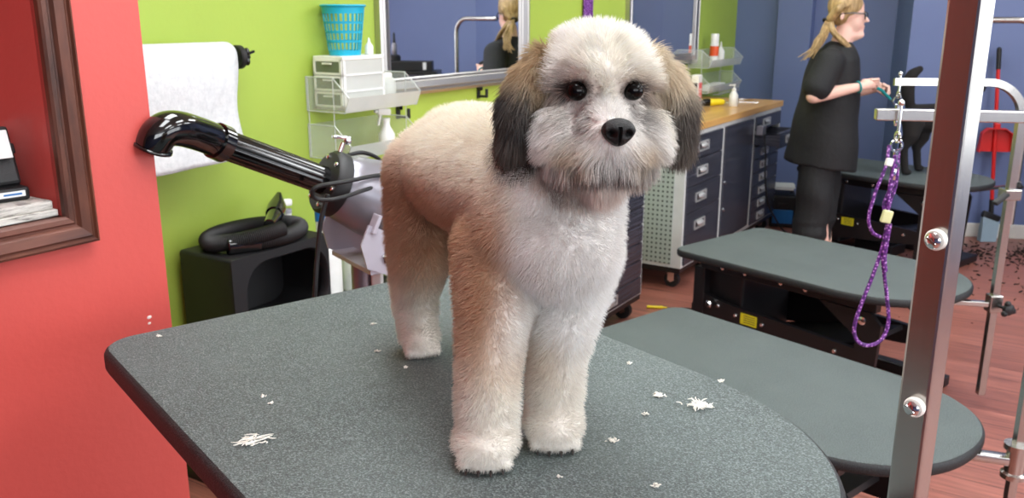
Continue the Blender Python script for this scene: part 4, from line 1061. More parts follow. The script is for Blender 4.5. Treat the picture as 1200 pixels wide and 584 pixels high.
# fingers : separate chains curled round the tool
def fingers(parent, base, fwd, side, curl, n=4, s=1.0, name='finger'):
    for i in range(n):
        ln = (.040, .046, .043, .034)[i] * s; b = base + side * ((i - 1.5) * .0165 * s)
        p1 = b + fwd * ln * .9; p2 = p1 + (fwd * .35 + curl).normalized() * ln * .7; p3 = p2 + (curl - fwd * .5).normalized() * ln * .5
        MB().tube([b - fwd * .012, b, p1, p2, p3], [.0095 * s, .0098 * s, .0092 * s, .0085 * s, .006 * s], 10).ell(p1, .0095 * s, None, 10, 6).ell(p2, .0087 * s, None, 10, 6).ell(p3, .0062 * s, None, 10, 6).build(name, M['skin'], parent)
xa = Vector((1, 0, 0)); ya = Vector((0, 1, 0)); za = UP
fingers(person, l(1021, 98, -.185), Vector((.9, 0, .1)), Vector((0, .5, -.86)), Vector((.1, .75, -.5)))
MB().tube([l(1016, 95, -.175), l(1022, 93.5, -.16), l(1028, 96, -.14)], [.012, .0105, .008], 10).ell(l(1028, 96, -.14), .008).build('thumb', M['skin'], person)
fingers(person, l(1035, 100, -.0), Vector((.75, -.1, -.35)), Vector((.2, .85, -.2)), Vector((-.15, -.2, -.95)))
MB().tube([l(1028, 105, .0), l(1034, 109, -.02), l(1038, 112, -.03)], [.012, .0105, .008], 10).ell(l(1038, 112, -.03), .008).build('thumb', M['skin'], person)
# ear, eye
MB().ell(l(987, 19, -.076), (.012, .007, .022), Euler((0, R(12), 0)).to_matrix()).torus(l(987, 19, -.080), (0, 1, 0), .009, .003, 18, 6).build('ear', M['skin'], person)
for sy in (-1, 1):
    MB().ell(l(1007.5, 18.5, sy * .032), (.010, .010, .009)).build('eye', M['eye'], person)
    MB().cap(l(1007, 12.5, sy * .042), l(1012.5, 12.3, sy * .022), .0035, .003).build('eyebrow', M['blond'], person)
# glasses
gl = MB()
for sy in (-1, 1):
    gl.torus(l(1014, 18.5, sy * .036), (1, .30 * sy, .12), .023, .0030, 26, 8)
    gl.tube([l(1012, 16, sy * .062), l(1000, 15, sy * .078), l(987, 16, sy * .080), l(984, 19, sy * .078)], .0032, 6)
    gl.tube([l(1014, 16.5, sy * .058), l(1012, 16, sy * .062)], .0034, 6)
gl.tube([l(1016.5, 17, -.014), l(1017.5, 16.2, 0), l(1016.5, 17, .014)], .003, 6)
gl.build('glasses', M['gloss_black'], person)
# hair : cap, side swoop, ponytail and front lock
hr = MB()
hr.ell(H + Vector((-.020, 0, .040)), (.104, .084, .096), tiltm, 26, 16).ell(H + Vector((-.048, 0, -.002)), (.066, .074, .074), None, 22, 14)
hr.cap(l(1003, -6, -.05), l(983, 10, -.082), .022, .020).cap(l(1006, -2, -.055), l(990, 7, -.082), .014, .016)
hr.cap(l(983, 10, -.078), l(973, 22, -.04), .024, .026)
hr.ell(l(974, 21, -.01), (.028, .028, .026))
HM = remesh(hr, 'hair', .007, 4)
link_mesh('hair', HM, M['blond'], person)
pt_ = MB()
base_ = l(972, 22, -.02)
for i in range(30):
    a = 2 * math.pi * i / 30; r_ = .006 + .012 * (i % 3) / 2; off = Vector((math.cos(a) * r_, math.sin(a) * r_, 0)); sp = Vector((rng.normal(0, .010), rng.normal(0, .012), rng.normal(0, .008)))
    pt_.tube(curve([base_ + off * .5, l(968, 33, -.05) + off * 1.1, l(962, 46, -.09) + off * 1.15 + sp, l(956, 57, -.11) + off * .7 + sp, l(947, 66, -.12) + off * .3 + sp * 2], 5), [.008 * (1 - .75 * k / 20) for k in range(21)], 7)
for i in range(22):
    a = 2 * math.pi * i / 22; off = Vector((math.cos(a) * .014, math.sin(a) * .014, 0)); sp = Vector((rng.normal(0, .005), rng.normal(0, .008), 0))
    pt_.tube(curve([l(974, 24, -.04) + off * .5, l(976, 36, -.085) + off, l(985, 46, -.10) + off * 1.1 + sp, l(993, 54, -.105) + off * .8 + sp, l(998, 60, -.11) + off * .3 + sp], 5), [.007 * (1 - .70 * k / 20) for k in range(21)], 7)
pt_.build('ponytail', M['blond'], person)
MB().torus(base_ + Vector((-.012, 0, -.014)), (.5, .2, .8), .024, .007, 18, 8).build('hair_tie', M['black'], person)
# scrub top
def ering(px, py, rx, ry, n=36, tl=0.):
    c = l(px, py); s_ = 5.45 / F_PX
    return [(c.x + rx * s_ * math.cos(2 * math.pi * k / n), c.y + ry * math.sin(2 * math.pi * k / n), c.z - tl * math.cos(2 * math.pi * k / n) + .006 * math.sin(5 * 2 * math.pi * k / n) * (1 if py > 150 else 0)) for k in range(n)]
top = loft([ering(985, 50, 11, .075), ering(982, 57, 17, .15), ering(978, 68, 25, .195), ering(976, 85, 29, .205), ering(973, 105, 32, .20), ering(969, 130, 35, .205), ering(965, 160, 38, .215), ering(962, 184, 40, .225, tl=.02), ering(961, 194, 40.5, .228, tl=.03)])
for (s_, e_, w_) in (RA, LA):
    dv = (e_ - s_).normalized(); top.cap(s_ + dv * .0, s_.lerp(e_, .74), .088, .080); top.cap(s_, l(978, 66, 0), .080, .09)
TM = remesh(top, 'scrub_top', .011, 5)
# soft cloth creases
nrm = [v.normal.copy() for v in TM.vertices]
for v, nn in zip(TM.vertices, nrm):
    z = v.co.z; v.co += nn * (.006 * math.sin(7 * v.co.x + 15 * z + 5 * v.co.y) * math.sin(11 * v.co.y - 8 * z))
link_mesh('scrub_top', TM, M['scrub'], person)
# trousers
tr = MB()
for dy, kx in ((-.088, 0), (.088, 7)):
    tr.cap(l(960 + kx, 180, dy), l(955 + kx, 225, dy), .112, .112); tr.cap(l(955 + kx, 225, dy), l(949 + kx, 270, dy), .112, .106)
tr.cap(l(962, 170, -.04), l(962, 170, .04), .12, .12)
TR = remesh(tr, 'trousers', .011, 5)
nrm = [v.normal.copy() for v in TR.vertices]
for v, nn in zip(TR.vertices, nrm):
    z = v.co.z; v.co += nn * (.007 * math.sin(21 * z + 14 * v.co.x) * math.sin(9 * v.co.y + 7 * z) + .005 * math.sin(48 * z + 16 * v.co.y) * (1 if z < .30 else .1))
link_mesh('trousers', TR, M['trouser'], person)
# shoes
for dy, kx in ((-.088, 0), (.088, 6)):
    f0 = l(962 + kx * .5, 290, dy); sh_ = MB()
    sh_.bx(f0.x - .07, f0.x + .17, f0.y - .042, f0.y + .042, .002, .030, .012).cap((f0.x - .03, f0.y, .055), (f0.x + .02, f0.y, .052), .042, .044).cap((f0.x + .02, f0.y, .052), (f0.x + .125, f0.y, .036), .044, .034)
    link_mesh('shoe', remesh(sh_, 'shoe', .008, 3), M['shoe'], person)
# wristband
wd = (RA[2] - RA[1]).normalized(); MB().torus(RA[2] - wd * .0, wd, .031, .0055, 26, 8).build('wristband', M['teal_band'], person)
# tool in the hands
tc_ = q(1033, 101, .0)
t = thing('grooming_comb', 'teal-handled grooming tool held in the groomer\'s hands', 'comb', tc_, 0)
a = q(1022, 100, -.15) - tc_; b = q(1043, 116, -.01) - tc_
MB().tube([a, a.lerp(b, .5) + UP * .012, b], [.009, .010, .008], 12).build('handle', M['teal_band'], t)
MB().bar(b, b + (b - a).normalized() * .05, .02, .006, .001).build('blade', M['chrome'], t)

# ================================================================== THE DARK DOG ON THE FAR TABLE
DY = 5.58; T4 = .555
def k(px, py, dy=0.): return aty(px, py, DY + dy)
ko = k(1075, 193); ko.z = T4
def kl(px, py, dy=0.): return k(px, py, dy) - ko
dd = MB()
dd.cap(kl(1072, 138), kl(1112, 138, .02), .085, .092); dd.cap(kl(1112, 138, .02), kl(1128, 136, .02), .085, .075)
dd.cap(kl(1126, 128, .02), kl(1137, 108, .0), .055, .050); dd.ell(kl(1139, 100, .0), (.062, .055, .055)); dd.cap(kl(1142, 100, -.01), kl(1150, 104, -.02), .034, .026)
dd.cap(kl(1133, 98, -.05), kl(1132, 110, -.06), .016, .022); dd.cap(kl(1133, 98, .05), kl(1132, 110, .06), .016, .022)
for hip, knee, hock, paw in (((1070, 145, -.06), (1068, 158, -.08), (1059, 172, -.07), (1061, 192, -.07)), ((1080, 145, .05), (1080, 160, .06), (1074, 172, .06), (1076, 190, .07))):
    dd.cap(kl(*hip), kl(*knee), .068, .050).cap(kl(*knee), kl(*hock), .050, .032)
    pw_ = kl(*paw); pw_.z = .026; dd.cap(kl(*hock), pw_, .026, .024).ell(pw_ + Vector((.012, 0, -.006)), (.034, .025, .019))
for sh, el_, paw in (((1122, 148, -.06), (1120, 168, -.07), (1121, 192, -.07)), ((1124, 148, .06), (1122, 168, .07), (1124, 190, .07))):
    dd.cap(kl(*sh), kl(*el_), .045, .030); pw_ = kl(*paw); pw_.z = .026; dd.cap(kl(*el_), pw_, .030, .024).ell(pw_ + Vector((.012, 0, -.006)), (.032, .024, .019))
tp = curve([kl(1069, 130), kl(1065, 118), kl(1064, 102), kl(1069, 88), kl(1078, 81)], 5)
dd.tube(tp, [.022 + .020 * math.sin(math.pi * i / (len(tp) - 1)) for i in range(len(tp))], 12).ell(tp[-1], .022)
DM = remesh(dd, 'dog', .008, 4)
M['darkfur'] = simple('dark brown black fur', rgb(22, 18, 17), .9, bump=.8, bscale=160)
dark = link_mesh('dog', DM, M['darkfur']); dark.location = ko
tag(dark, 'small dark dog with raised tail, standing on the table at the blue wall', 'dog')
for sy in (-.026, .026): MB().ell(kl(1147, 98, sy - .01), .008).build('eye', M['eye'], dark)
MB().ell(kl(1154, 103, -.025), (.011, .010, .009)).build('nose', M['nose'], dark)

# ================================================================== THE FLUFFY DOG
pRF = onz(569, 541, T1Z); pLF = onz(649, 519, T1Z); pRH = onz(491, 411, T1Z)
sv = (pLF - pRF); sv.z = 0
bh_ = Vector((pRF.x - pRH.x, pRF.y - pRH.y, 0)).normalized()            # heading of the body
sd_ = Vector((-bh_.y, bh_.x, 0))                                          # towards the dog's left
pLH = pRH + sd_ * .098 + bh_ * .015
dogO = (pRF + pLF + pRH + pLH) / 4; dogO.z = T1Z
def a_(px, py, Y): return aty(px, py, Y) - dogO
YF = pRF.y; YL = pLF.y; YH = pRH.y
dm = MB()
RUMP = a_(521, 196, YH - .002); MID = a_(575, 205, YF + .20); CH = a_(640, 225, YF + .085)
dm.ell(RUMP, (.066, .070, .070)); dm.cap(RUMP, MID, .070, .082); dm.cap(MID, CH, .082, .088)
dm.cap(a_(630, 268, YF + .07), a_(655, 285, YF + .045), .080, .066)                    # ribcage to forechest
dm.cap(a_(662, 235, YF + .06), a_(672, 290, YF + .035), .066, .052)
dm.ell(a_(538, 168, YH - .035), (.058, .062, .048)); dm.cap(a_(545, 165, YH - .05), a_(600, 182, YF + .12), .046, .050)                      # back line
dm.cap(CH + Vector((0, 0, .012)), a_(685, 165, YF + .06), .074, .058)                    # neck
# fore legs
def leg(pts):
    for (p0, r0), (p1, r1) in zip(pts[:-1], pts[1:]): dm.cap(p0, p1, r0, r1)
pf = pRF - dogO; pl_ = pLF - dogO; ph = pRH - dogO; pk = pLH - dogO
fz = Vector((0, 0, 1))
leg([(a_(590, 290, YF + .075), .058), (a_(578, 370, YF + .035), .040), (pf + Vector((.003, .018, .105)), .0335), (pf + Vector((.002, .010, .036)), .034)])
dm.ell(pf + Vector((.001, .000, .027)), (.0375, .040, .025)).ell(pf + Vector((0, -.014, .023)), (.033, .026, .020))
leg([(a_(672, 300, YL + .045), .054), (a_(660, 380, YL + .015), .038), (pl_ + Vector((.003, .016, .105)), .032), (pl_ + Vector((.0, .010, .036)), .032)])
dm.ell(pl_ + Vector((-.001, .000, .027)), (.0355, .039, .025)).ell(pl_ + Vector((.0, -.014, .023)), (.032, .026, .020))
for p_, s_ in ((pf, 1), (pl_, 1)):
    for i in range(4): dm.cap(p_ + Vector(((i - 1.5) * .0135, -.022, .014)), p_ + Vector(((i - 1.5) * .0155, -.031 + abs(i - 1.5) * .004, .011)), .0105, .009)
# hind legs : thigh, knee forward, hock back, upright shank, paw
for p_, sg in ((ph, -1), (pk, 1)):
    hip = RUMP + sd_ * sg * .028 + Vector((0, 0, -.005)); kn = p_ + bh_ * .030 + Vector((0, 0, .165)); hk = p_ - bh_ * .022 + Vector((0, 0, .088))
    leg([(hip, .058), (kn, .045), (hk, .032), (p_ + Vector((0, 0, .034)) - bh_ * .004, .0285)])
    dm.ell(p_ + bh_ * .008 + Vector((0, 0, .024)), (.029, .034, .021))
    for i in range(4): dm.cap(p_ + bh_ * .026 + sd_ * ((i - 1.5) * .012) + Vector((0, 0, .013)), p_ + bh_ * (.038 - abs(i - 1.5) * .003) + sd_ * ((i - 1.5) * .0135) + Vector((0, 0, .010)), .010, .008)
# short tail hanging behind the rump
dm.cap(RUMP - bh_ * .05 + sd_ * .02 + Vector((0, 0, .01)), RUMP - bh_ * .085 + sd_ * .03 + Vector((0, 0, -.05)), .018, .012)
# head : own axes  (HF forward, HS towards the picture's right, HU up)
YHD = YF + .035
HC_ = a_(700, 122, YHD)
HF = Vector((.075, -.985, .035)).normalized(); HS = Vector((0, 0, 1)).cross(HF).normalized(); HS = -HS if HS.x < 0 else HS; HU = HF.cross(HS); HU = -HU if HU.z < 0 else HU
HM3 = Matrix((HS, HF, HU)).transposed()
def hd(s_, f_, u_): return HC_ + HS * s_ + HF * f_ + HU * u_
dm.ell(hd(0, -.010, .018), (.065, .062, .059), HM3, 26, 18)                # skull
dm.ell(hd(0, .018, .034), (.046, .044, .038), HM3)                           # forehead
dm.cap(hd(-.036, .018, -.028), hd(-.030, .040, -.040), .034, .030).cap(hd(.036, .018, -.028), hd(.030, .040, -.040), .034, .030)    # cheeks
dm.cap(hd(0, .035, -.012), hd(0, .078, -.026), .030, .021)                   # muzzle
dm.cap(hd(-.018, .052, -.038), hd(-.014, .074, -.040), .022, .0185).cap(hd(.018, .052, -.038), hd(.014, .074, -.040), .022, .0185)
dm.cap(hd(0, .025, -.060), hd(0, .054, -.070), .026, .017)                   # jaw
# ears : flat flaps hanging from the top sides
EARS = []
for sg, t0, t1, t2 in ((-1, (-.060, -.012, .040), (-.092, .000, .002), (-.092, .004, -.034)), (1, (.060, -.014, .040), (.098, -.008, .002), (.092, -.004, -.036))):
    a0 = hd(*t0); a1 = hd(*t1); a2 = hd(*t2); EARS.append((a0, a1, a2))
    n_ = 7
    for i in range(n_):
        u = i / (n_ - 1); p_ = a0 * (1 - u) ** 2 + a1 * 2 * u * (1 - u) + a2 * u * u; wd_ = .020 + .013 * math.sin(math.pi * min(1, u * .75 + .15)); dm.ell(p_, (.0105 + .009 * math.sin(math.pi * min(1, u * .8 + .2)), wd_, .018), HM3, 14, 10)
    dm.ell(a2, (.015, .026, .018), HM3, 14, 10)
NOSE = hd(.004, .100, -.020); EYE = [hd(-.0300, .0545, .0165), hd(.0290, .0545, .0165)]
for e_ in EYE: pass
me = remesh(dm, 'dog', .0048, 5, .5)
def m_skin():
    t = NT('dog undercoat'); at = t.n.new('ShaderNodeAttribute'); at.attribute_name = 'coat'
    f = t.noise(t.mapping(), 260, 3); c = t.mix(.25, at.outputs['Color'], t.ramp(f, [(.3, (.25, .2, .16)), (.7, (.9, .86, .8))]), 'MULTIPLY')
    t.set(Base_Color=c, Roughness=.8); return t.m
M['undercoat'] = m_skin()
dog = link_mesh('dog', me, M['undercoat']); dog.location = dogO
tag(dog, 'fluffy cream and tan dog with dark ears standing on the grooming table', 'dog')

# ---- coat colours, in the dog's own body and head coordinates
CREAM = np.array(rgb(252, 246, 232)); WHITE = np.array(rgb(252, 250, 247)); TAN = np.array(rgb(200, 156, 120)); TANL = np.array(rgb(236, 216, 192))
DARK = np.array(rgb(38, 30, 27)); BROWN = np.array(rgb(104, 80, 60)); GREY = np.array(rgb(134, 128, 124)); GOLD = np.array(rgb(190, 166, 130)); PINK = np.array(rgb(236, 220, 210))
def npv(v): return np.array(v)
hS, hF, hU, hC = npv(HS), npv(HF), npv(HU), npv(HC_)
def sstep(x, a, b):
    t = np.clip((x - a) / (b - a), 0, 1); return t * t * (3 - 2 * t)
def vnoise(P, f, seed=0):
    r = np.random.default_rng(seed); out = np.zeros(len(P))
    for i in range(6):
        d = r.normal(size=3); d /= np.linalg.norm(d); out += np.sin(P @ d * f * r.uniform(.6, 1.6) + r.uniform(0, 6.3))
    return out / 6
def seg_dist(P, a, b):
    a = npv(a); b = npv(b); ab = b - a; t = np.clip(((P - a) @ ab) / (ab @ ab), 0, 1); return np.linalg.norm(P - (a + t[:, None] * ab), axis=1), t
def headc(P):
    d = P - hC; return d @ hS, d @ hF, d @ hU
def ear_info(P):
    best = np.full(len(P), 9.); side = np.zeros(len(P)); along = np.zeros(len(P))
    for i, (a0, a1, a2) in enumerate(EARS):
        m1 = (a0 + a1 * 2 + a2) / 4
        for s0, s1, o0 in ((a0, m1, 0), (m1, a2, .5)):
            d, t = seg_dist(P, s0, s1); k_ = d < best; best = np.where(k_, d, best); side = np.where(k_, i * 2 - 1, side); along = np.where(k_, o0 + t * .5, along)
    return best, side, along
def lerp(a, b, t): return a * (1 - t[:, None]) + b * t[:, None]
def head_mask(P):
    s_, f_, u_ = headc(P); r = np.sqrt((s_ / .105) ** 2 + ((f_ - .02) / .105) ** 2 + ((u_ + .005) / .095) ** 2)
    ed, es, ea = ear_info(P)
    return ((r < 1) & (f_ > -.075) & ((u_ > -.056) | (f_ > .012))) | (ed < .034)
def coat(P):
    bhn = npv(bh_); sdn = npv(sd_)
    z = P[:, 2]; fw_ = P @ bhn; sdv_ = P @ sdn
    n1 = vnoise(P, 30, 3); n2 = vnoise(P, 90, 5)
    # body: cream along the back, tan flanks, white chest and feet
    c = np.tile(TANL, (len(P), 1))
    c = lerp(c, TAN, np.clip(sstep(z, .17, .26) * (1 - sstep(z, .30, .37)) * .75 + n1 * .15, 0, 1))
    c = lerp(c, CREAM, sstep(z + .012 * n1, .265, .335)); c = lerp(c, np.array(rgb(172, 118, 84)), np.clip(np.exp(-((fw_ + .155) / .045) ** 2 - ((z - .235) / .07) ** 2) * .8, 0, 1))
    c = lerp(c, TAN, np.clip((1 - np.abs(z - .185) / .085), 0, 1) * .8 * (1 - sstep(sdv_, -.02, .03)))
    chest = sstep(fw_ + .9 * sdv_ + .35 * n1 * .02, .135, .20) * sstep(z, .08, .16)
    c = lerp(c, WHITE, np.clip(chest, 0, 1))
    inner = sstep(sdv_ , .028, .06) ; c = lerp(c, WHITE, inner * .8)
    c = lerp(c, np.array(rgb(247, 242, 234)), 1 - sstep(z, .06, .16))
    th_ = np.linalg.norm(P - npv(HC_ - HU * .085 + HF * .015), axis=1); c = lerp(c, WHITE, (1 - sstep(th_, .045, .085)) * .9)
    # head
    hm = head_mask(P); s_, f_, u_ = headc(P); ed, es, ea = ear_info(P)
    h = np.tile(CREAM, (len(P), 1)); h = lerp(h, WHITE, np.clip(.8 + n1, 0, 1) * .95)
    # stops, brows and eye surrounds
    for e_, k_ in ((EYE[0], 1.), (EYE[1], 1.)):
        de = np.hypot((P - npv(e_)) @ hS, ((P - npv(e_)) @ hU) * 1.12) + np.where(f_ > .015, 0, 1)
        h = lerp(h, np.array(rgb(52, 38, 32)), (1 - sstep(de, .0095, .0155)) * .97)
        h = lerp(h, np.array(rgb(150, 118, 96)), (1 - sstep(de, .010, .025)) * .5)
        h = lerp(h, np.array(rgb(44, 32, 27)), (1 - sstep(de, .0095, .0155)) * .97)
        dd_ = np.abs(s_ - np.sign((npv(e_) - hC) @ hS) * .052); h = lerp(h, np.array(rgb(150, 118, 92)), (1 - sstep(np.hypot(dd_, u_ - .012), .004, .016)) * .55)
    # muzzle greys, warm corners, dark mouth line
    mz = sstep(f_, .03, .06) * (1 - sstep(u_, .004, .016))
    h = lerp(h, WHITE, mz * .8)
    gs = np.exp(-((s_ - .030) / .014) ** 2 - ((u_ + .008) / .018) ** 2) + .75 * np.exp(-((s_ + .028) / .012) ** 2 - ((u_ + .010) / .018) ** 2)
    h = lerp(h, GREY, np.clip(gs * (.75 + .6 * n2), 0, .85) * sstep(f_, .015, .04))
    warm = np.exp(-((np.abs(s_) - .034) / .014) ** 2 - ((u_ + .044) / .012) ** 2); h = lerp(h, GOLD, np.clip(warm * .75, 0, .8))
    mouth = np.exp(-((u_ + .0545 + .10 * np.abs(s_)) / .0042) ** 2) * (np.abs(s_) < .036) * sstep(f_, .035, .05); h = lerp(h, np.array(rgb(74, 52, 42)), np.clip(mouth * .95, 0, .95))
    beard = (1 - sstep(u_, -.066, -.054)) * (f_ > .012); h = lerp(h, PINK, beard * .7); h = lerp(h, np.array(rgb(120, 98, 84)), np.clip(beard * sstep(np.abs(s_), .020, .034) * (.55 + 1.2 * n2), 0, .7)); h = lerp(h, WHITE, np.clip(beard * (1 - sstep(np.abs(s_), .012, .026)) * (.5 + 1.5 * n2), 0, .8))
    low = np.exp(-((np.abs(s_) - .052 - .012 * n2) / .008) ** 2) * (1 - sstep(u_, -.060, -.035)) * (f_ > .012); h = lerp(h, np.array(rgb(92, 78, 68)), np.clip(low * .5, 0, .6))
    c = np.where(hm[:, None], h, c)
    # ears: golden at the root, black brown flap on the dog's right, grey brown on its left
    em = (1 - sstep(ed, .028, .040)) * np.where(hm, 1, .0)
    eL = lerp(np.tile(GOLD, (len(P), 1)), np.tile(DARK, (len(P), 1)), np.clip(sstep(ea, .18, .52) + .25 * n2, 0, 1))
    eL = lerp(eL, np.tile(BROWN, (len(P), 1)), np.clip(sstep(ea, .9, 1.0) * .4 + .2 * n1, 0, 1) * sstep(ea, .5, .7))
    eR = lerp(np.tile(np.array(rgb(222, 208, 184)), (len(P), 1)), np.tile(np.array(rgb(96, 86, 78)), (len(P), 1)), np.clip(sstep(ea, .25, .6) + .35 * n2, 0, 1))
    ec = np.where((es < 0)[:, None], eL, eR)
    c = c * (1 - em[:, None]) + ec * em[:, None]
    return np.clip(c, 0, 1)
nv = len(me.vertices); VP = np.empty(nv * 3); me.vertices.foreach_get('co', VP); VP = VP.reshape(-1, 3)
ca = me.color_attributes.new('coat', 'FLOAT_COLOR', 'POINT'); cc = np.ones((nv, 4)); cc[:, :3] = coat(VP); ca.data.foreach_set('color', cc.ravel())

# ---- the coat itself, strand by strand
me.calc_loop_triangles()
nt = len(me.loop_triangles); TV = np.empty(nt * 3, dtype=np.int32); me.loop_triangles.foreach_get('vertices', TV); TV = TV.reshape(-1, 3)
VN = np.empty(nv * 3); me.vertex_normals.foreach_get('vector', VN); VN = VN.reshape(-1, 3)
A, B, C_ = VP[TV[:, 0]], VP[TV[:, 1]], VP[TV[:, 2]]
area = .5 * np.linalg.norm(np.cross(B - A, C_ - A), axis=1); cent = (A + B + C_) / 3
wgt = area * (1 + 1.1 * head_mask(cent))
NH = 230000
ti = rng.choice(nt, NH, p=wgt / wgt.sum()); r1 = np.sqrt(rng.random(NH)); r2 = rng.random(NH)
b0_, b1_, b2_ = 1 - r1, r1 * (1 - r2), r1 * r2
P = A[ti] * b0_[:, None] + B[ti] * b1_[:, None] + C_[ti] * b2_[:, None]
Nn = VN[TV[ti, 0]] * b0_[:, None] + VN[TV[ti, 1]] * b1_[:, None] + VN[TV[ti, 2]] * b2_[:, None]; Nn /= np.linalg.norm(Nn, axis=1)[:, None] + 1e-9
hm = head_mask(P); s_, f_, u_ = headc(P); ed, es, ea = ear_info(P); ear = (ed < .034) & hm
nose_d = np.linalg.norm((P - npv(NOSE)) @ np.stack([hS, hF * .7, hU * 1.2], 1), axis=1)
eye_d = np.minimum(np.linalg.norm(P - npv(EYE[0]), axis=1), np.linalg.norm(P - npv(EYE[1]), axis=1))
keep = (eye_d > .0098) & (nose_d > .0125) & (P[:, 2] > .004)
P, Nn, hm, s_, f_, u_, ed, es, ea, ear, nose_d, eye_d = [x[keep] for x in (P, Nn, hm, s_, f_, u_, ed, es, ea, ear, nose_d, eye_d)]
n = len(P); z = P[:, 2]
down = np.array([0, 0, -1.]); bhn = npv(bh_)
L = np.full(n, .0135); L = np.where(z < .06, .0095, L); L = np.where((z > .06) & (z < .18), .0115, L)
L = np.where(z < .022, .0055, L)
comb = np.tile(down * .40 - bhn * .30, (n, 1)); wn = np.full(n, 1.0); droop = np.full(n, .22)
# crown of the head, cheeks, muzzle, beard, ears
crown = hm & (u_ > .015) & ~ear; L = np.where(crown, .019, L); 
cheek = hm & (u_ <= .015) & ~ear; L = np.where(cheek, .021, L)
outw = np.clip(s_ / .016, -1, 1)[:, None] * hS
muz = cheek & (f_ > .035)
mdir = outw * .9 - hF * .25 - hU * .75
comb = np.where(crown[:, None], -hF * .3 + outw * .35 + hU * .2, comb); wn = np.where(crown, .95, wn)
comb = np.where(cheek[:, None], outw * .45 - hU * .9 + hF * .0, comb); wn = np.where(cheek, .7, wn); droop = np.where(cheek, .6, droop)
comb = np.where(muz[:, None], mdir, comb); wn = np.where(muz, .38, wn); L = np.where(muz, np.clip(.007 + nose_d * .33, .006, .023), L)
jaw = cheek & (u_ < -.048) & (f_ > .0); comb = np.where(jaw[:, None], -hU * 1.2 + hF * .15, comb); wn = np.where(jaw, .30, wn); L = np.where(jaw, .026, L)
brid = hm & (f_ > .045) & (np.abs(s_) < .016) & (u_ > -.012); comb = np.where(brid[:, None], hU * .5 + outw * .5 - hF * .4, comb); wn = np.where(brid, .45, wn); L = np.where(brid, .011, L)
comb = np.where(ear[:, None], -hU * 1.1 + outw * .12, comb); wn = np.where(ear, .30 + .35 * (1 - ea), wn); L = np.where(ear, .019 + .007 * ea, L); droop = np.where(ear, .8, droop)
# short hair round the eyes
ef = sstep(eye_d, .010, .030); L = L * (.22 + .78 * ef)
# brow hair grows up and out, away from the eye
er = np.where((s_ < 0)[:, None], P - npv(EYE[0]), P - npv(EYE[1])); er /= np.linalg.norm(er, axis=1)[:, None] + 1e-9
comb = lerp(comb, er * 1.3, (1 - ef))
above = (1 - ef) * sstep(u_, .0165 + .003, .0165 + .010)
comb = lerp(comb, hF[None] * .8 - hU[None] * .05, above); L = L + .002 * above
L = L * rng.uniform(.72, 1.18, n)
# tuft-wise wander
jit = np.stack([vnoise(P, 170, 11), vnoise(P, 170, 12), vnoise(P, 170, 13)], 1) * .75 + np.stack([vnoise(P, 480, 21), vnoise(P, 480, 22), vnoise(P, 480, 23)], 1) * .55 + rng.normal(0, .16, (n, 3))
tang = comb - Nn * np.clip((comb * Nn).sum(1), -9, 0)[:, None]
D0 = Nn * wn[:, None] + tang + jit * np.where(hm, .36, .20)[:, None] + rng.normal(0, .17, (n, 3)); D0 /= np.linalg.norm(D0, axis=1)[:, None]
D1 = D0 + down * droop[:, None] * .9 + tang * .35 + jit * .22; D1 /= np.linalg.norm(D1, axis=1)[:, None]
K = 6; pts = np.zeros((n, K, 3)); pts[:, 0] = P - Nn * .0015
for i in range(1, K):
    u = (i - .5) / (K - 1); d = D0 * (1 - u) + D1 * u; d /= np.linalg.norm(d, axis=1)[:, None]; pts[:, i] = pts[:, i - 1] + d * (L / (K - 1))[:, None]
pts[:, :, 2] = np.maximum(pts[:, :, 2], .0012)
colr = coat(P) * (1 + rng.normal(0, .07, n))[:, None] * (1 + .10 * vnoise(P, 300, 31))[:, None]; colr = np.clip(colr, 0, .97)
def m_fur():
    t = NT('fur'); t.n.remove(t.b)
    at = t.n.new('ShaderNodeAttribute'); at.attribute_name = 'tint'
    hi = t.n.new('ShaderNodeHairInfo')
    lf = t.n.new('ShaderNodeMix'); lf.data_type = 'RGBA'; lf.blend_type = 'MULTIPLY'; lf.inputs[0].default_value = 1.0
    rp = t.ramp(hi.outputs['Random'], [(0, (.9, .89, .88)), (1, (1.0, 1.0, 1.0))]); t.l.new(at.outputs['Color'], lf.inputs[6]); t.l.new(rp, lf.inputs[7])
    d = t.n.new('ShaderNodeBsdfDiffuse'); tr = t.n.new('ShaderNodeBsdfTranslucent'); gl = t.n.new('ShaderNodeBsdfAnisotropic' if False else 'ShaderNodeBsdfHair')
    t.l.new(lf.outputs[2], d.inputs[0]); t.l.new(lf.outputs[2], tr.inputs[0])
    gl.inputs['Color'].default_value = (.5, .5, .5, 1); gl.inputs['RoughnessU'].default_value = .35; gl.inputs['RoughnessV'].default_value = .6
    m1 = t.n.new('ShaderNodeMixShader'); m1.inputs[0].default_value = .48; t.l.new(d.outputs[0], m1.inputs[1]); t.l.new(tr.outputs[0], m1.inputs[2])
    m2 = t.n.new('ShaderNodeMixShader'); m2.inputs[0].default_value = .10; t.l.new(m1.outputs[0], m2.inputs[1]); t.l.new(gl.outputs[0], m2.inputs[2])
    t.l.new(m2.outputs[0], t.out.inputs[0]); return t.m
M['fur'] = m_fur()
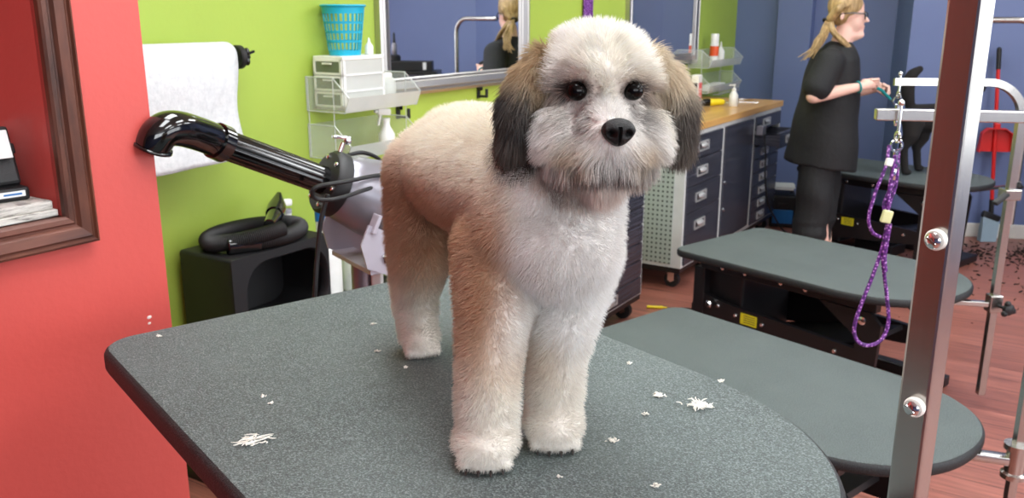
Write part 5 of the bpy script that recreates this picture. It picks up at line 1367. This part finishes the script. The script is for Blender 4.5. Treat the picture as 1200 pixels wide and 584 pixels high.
def fur_object(name, mask, rad):
    cu = bpy.data.hair_curves.new(name); m = int(mask.sum()); cu.add_curves([K] * m)
    cu.attributes['position'].data.foreach_set('vector', pts[mask].astype(np.float32).ravel())
    ra = cu.attributes.get('radius') or cu.attributes.new('radius', 'FLOAT', 'POINT')
    prof_ = np.array([1, 1, .92, .8, .6, .25]); ra.data.foreach_set('value', (rad[mask][:, None] * prof_[None]).astype(np.float32).ravel())
    c4 = np.ones((m, 4), dtype=np.float32); c4[:, :3] = colr[mask]
    at = cu.attributes.new('tint', 'FLOAT_COLOR', 'CURVE'); at.data.foreach_set('color', c4.ravel())
    cu.materials.append(M['fur']); o = bpy.data.objects.new(name, cu); COL.objects.link(o); o.parent = dog; return o
rad = np.where(hm, .00023, .00024) * rng.uniform(.75, 1.25, n)
o = fur_object('ear_fur', ear & (es < 0), rad); o['label'] = 'black-brown ear fur with a golden root'
o = fur_object('ear_fur', ear & (es > 0), rad); o['label'] = 'grey-brown ear fur'
o = fur_object('face_fur', hm & ~ear & ~crown, rad); o['label'] = 'white and grey face and beard fur'
o = fur_object('crown_fur', crown, rad); o['label'] = 'cream white fur on top of the head'
fur_object('body_fur', ~hm, rad)

# ---- eyes, nose, claws
for e_ in EYE:
    p_ = e_ - HF * .0060
    MB().ell(p_, (.0108, .0098, .0102), HM3, 26, 16).build('eye', M['eye'], dog)
nb_ = bmesh.new(); bmesh.ops.create_uvsphere(nb_, u_segments=48, v_segments=32, radius=1.0)
for v in nb_.verts:
    x, y, z_ = v.co
    wtop = 1.0 - .30 * max(0, -z_) ** 1.3          # narrower below
    X = x * .0172 * wtop; Zv = z_ * (.0125 if z_ > 0 else .0155); Y = y * .0125
    if y > 0:
        for sg in (-1, 1):                            # nostrils
            g_ = math.exp(-(((x - sg * .50) / .20) ** 2 + ((z_ + .12 + .25 * abs(x - sg * .5)) / .20) ** 2)); Y -= .0075 * g_
        Y -= .0030 * math.exp(-(x / .07) ** 2) * (1 if z_ < .35 else 0)       # groove
        Y += .0018 * math.exp(-((abs(x) - .82) / .18) ** 2 - ((z_ + .1) / .35) ** 2)
    v.co = Vector((X, Y, Zv))
mbn = MB(); mbn.bm(nb_, None, True)
mbn.v = [tuple(NOSE + HM3 @ Vector(v)) for v in mbn.v]
mbn.build('nose', M['nose'], dog)
for p_, fw2, sd2 in ((pf, Vector((0, -1, 0)), Vector((1, 0, 0))), (pl_, Vector((0, -1, 0)), Vector((1, 0, 0))), (ph, bh_, sd_), (pk, bh_, sd_)):
    for i in range(4):
        b_ = p_ + fw2 * (.032 - .004 * abs(i - 1.5)) + sd2 * ((i - 1.5) * .014); b_.z = .0062
        e2_ = b_ + fw2 * .011; e2_.z = .0022
        MB().tube([b_, b_.lerp(e2_, .55) + UP * .0012, e2_], [.0026, .0021, .0006], 8).build('claw', M['claw'], dog)
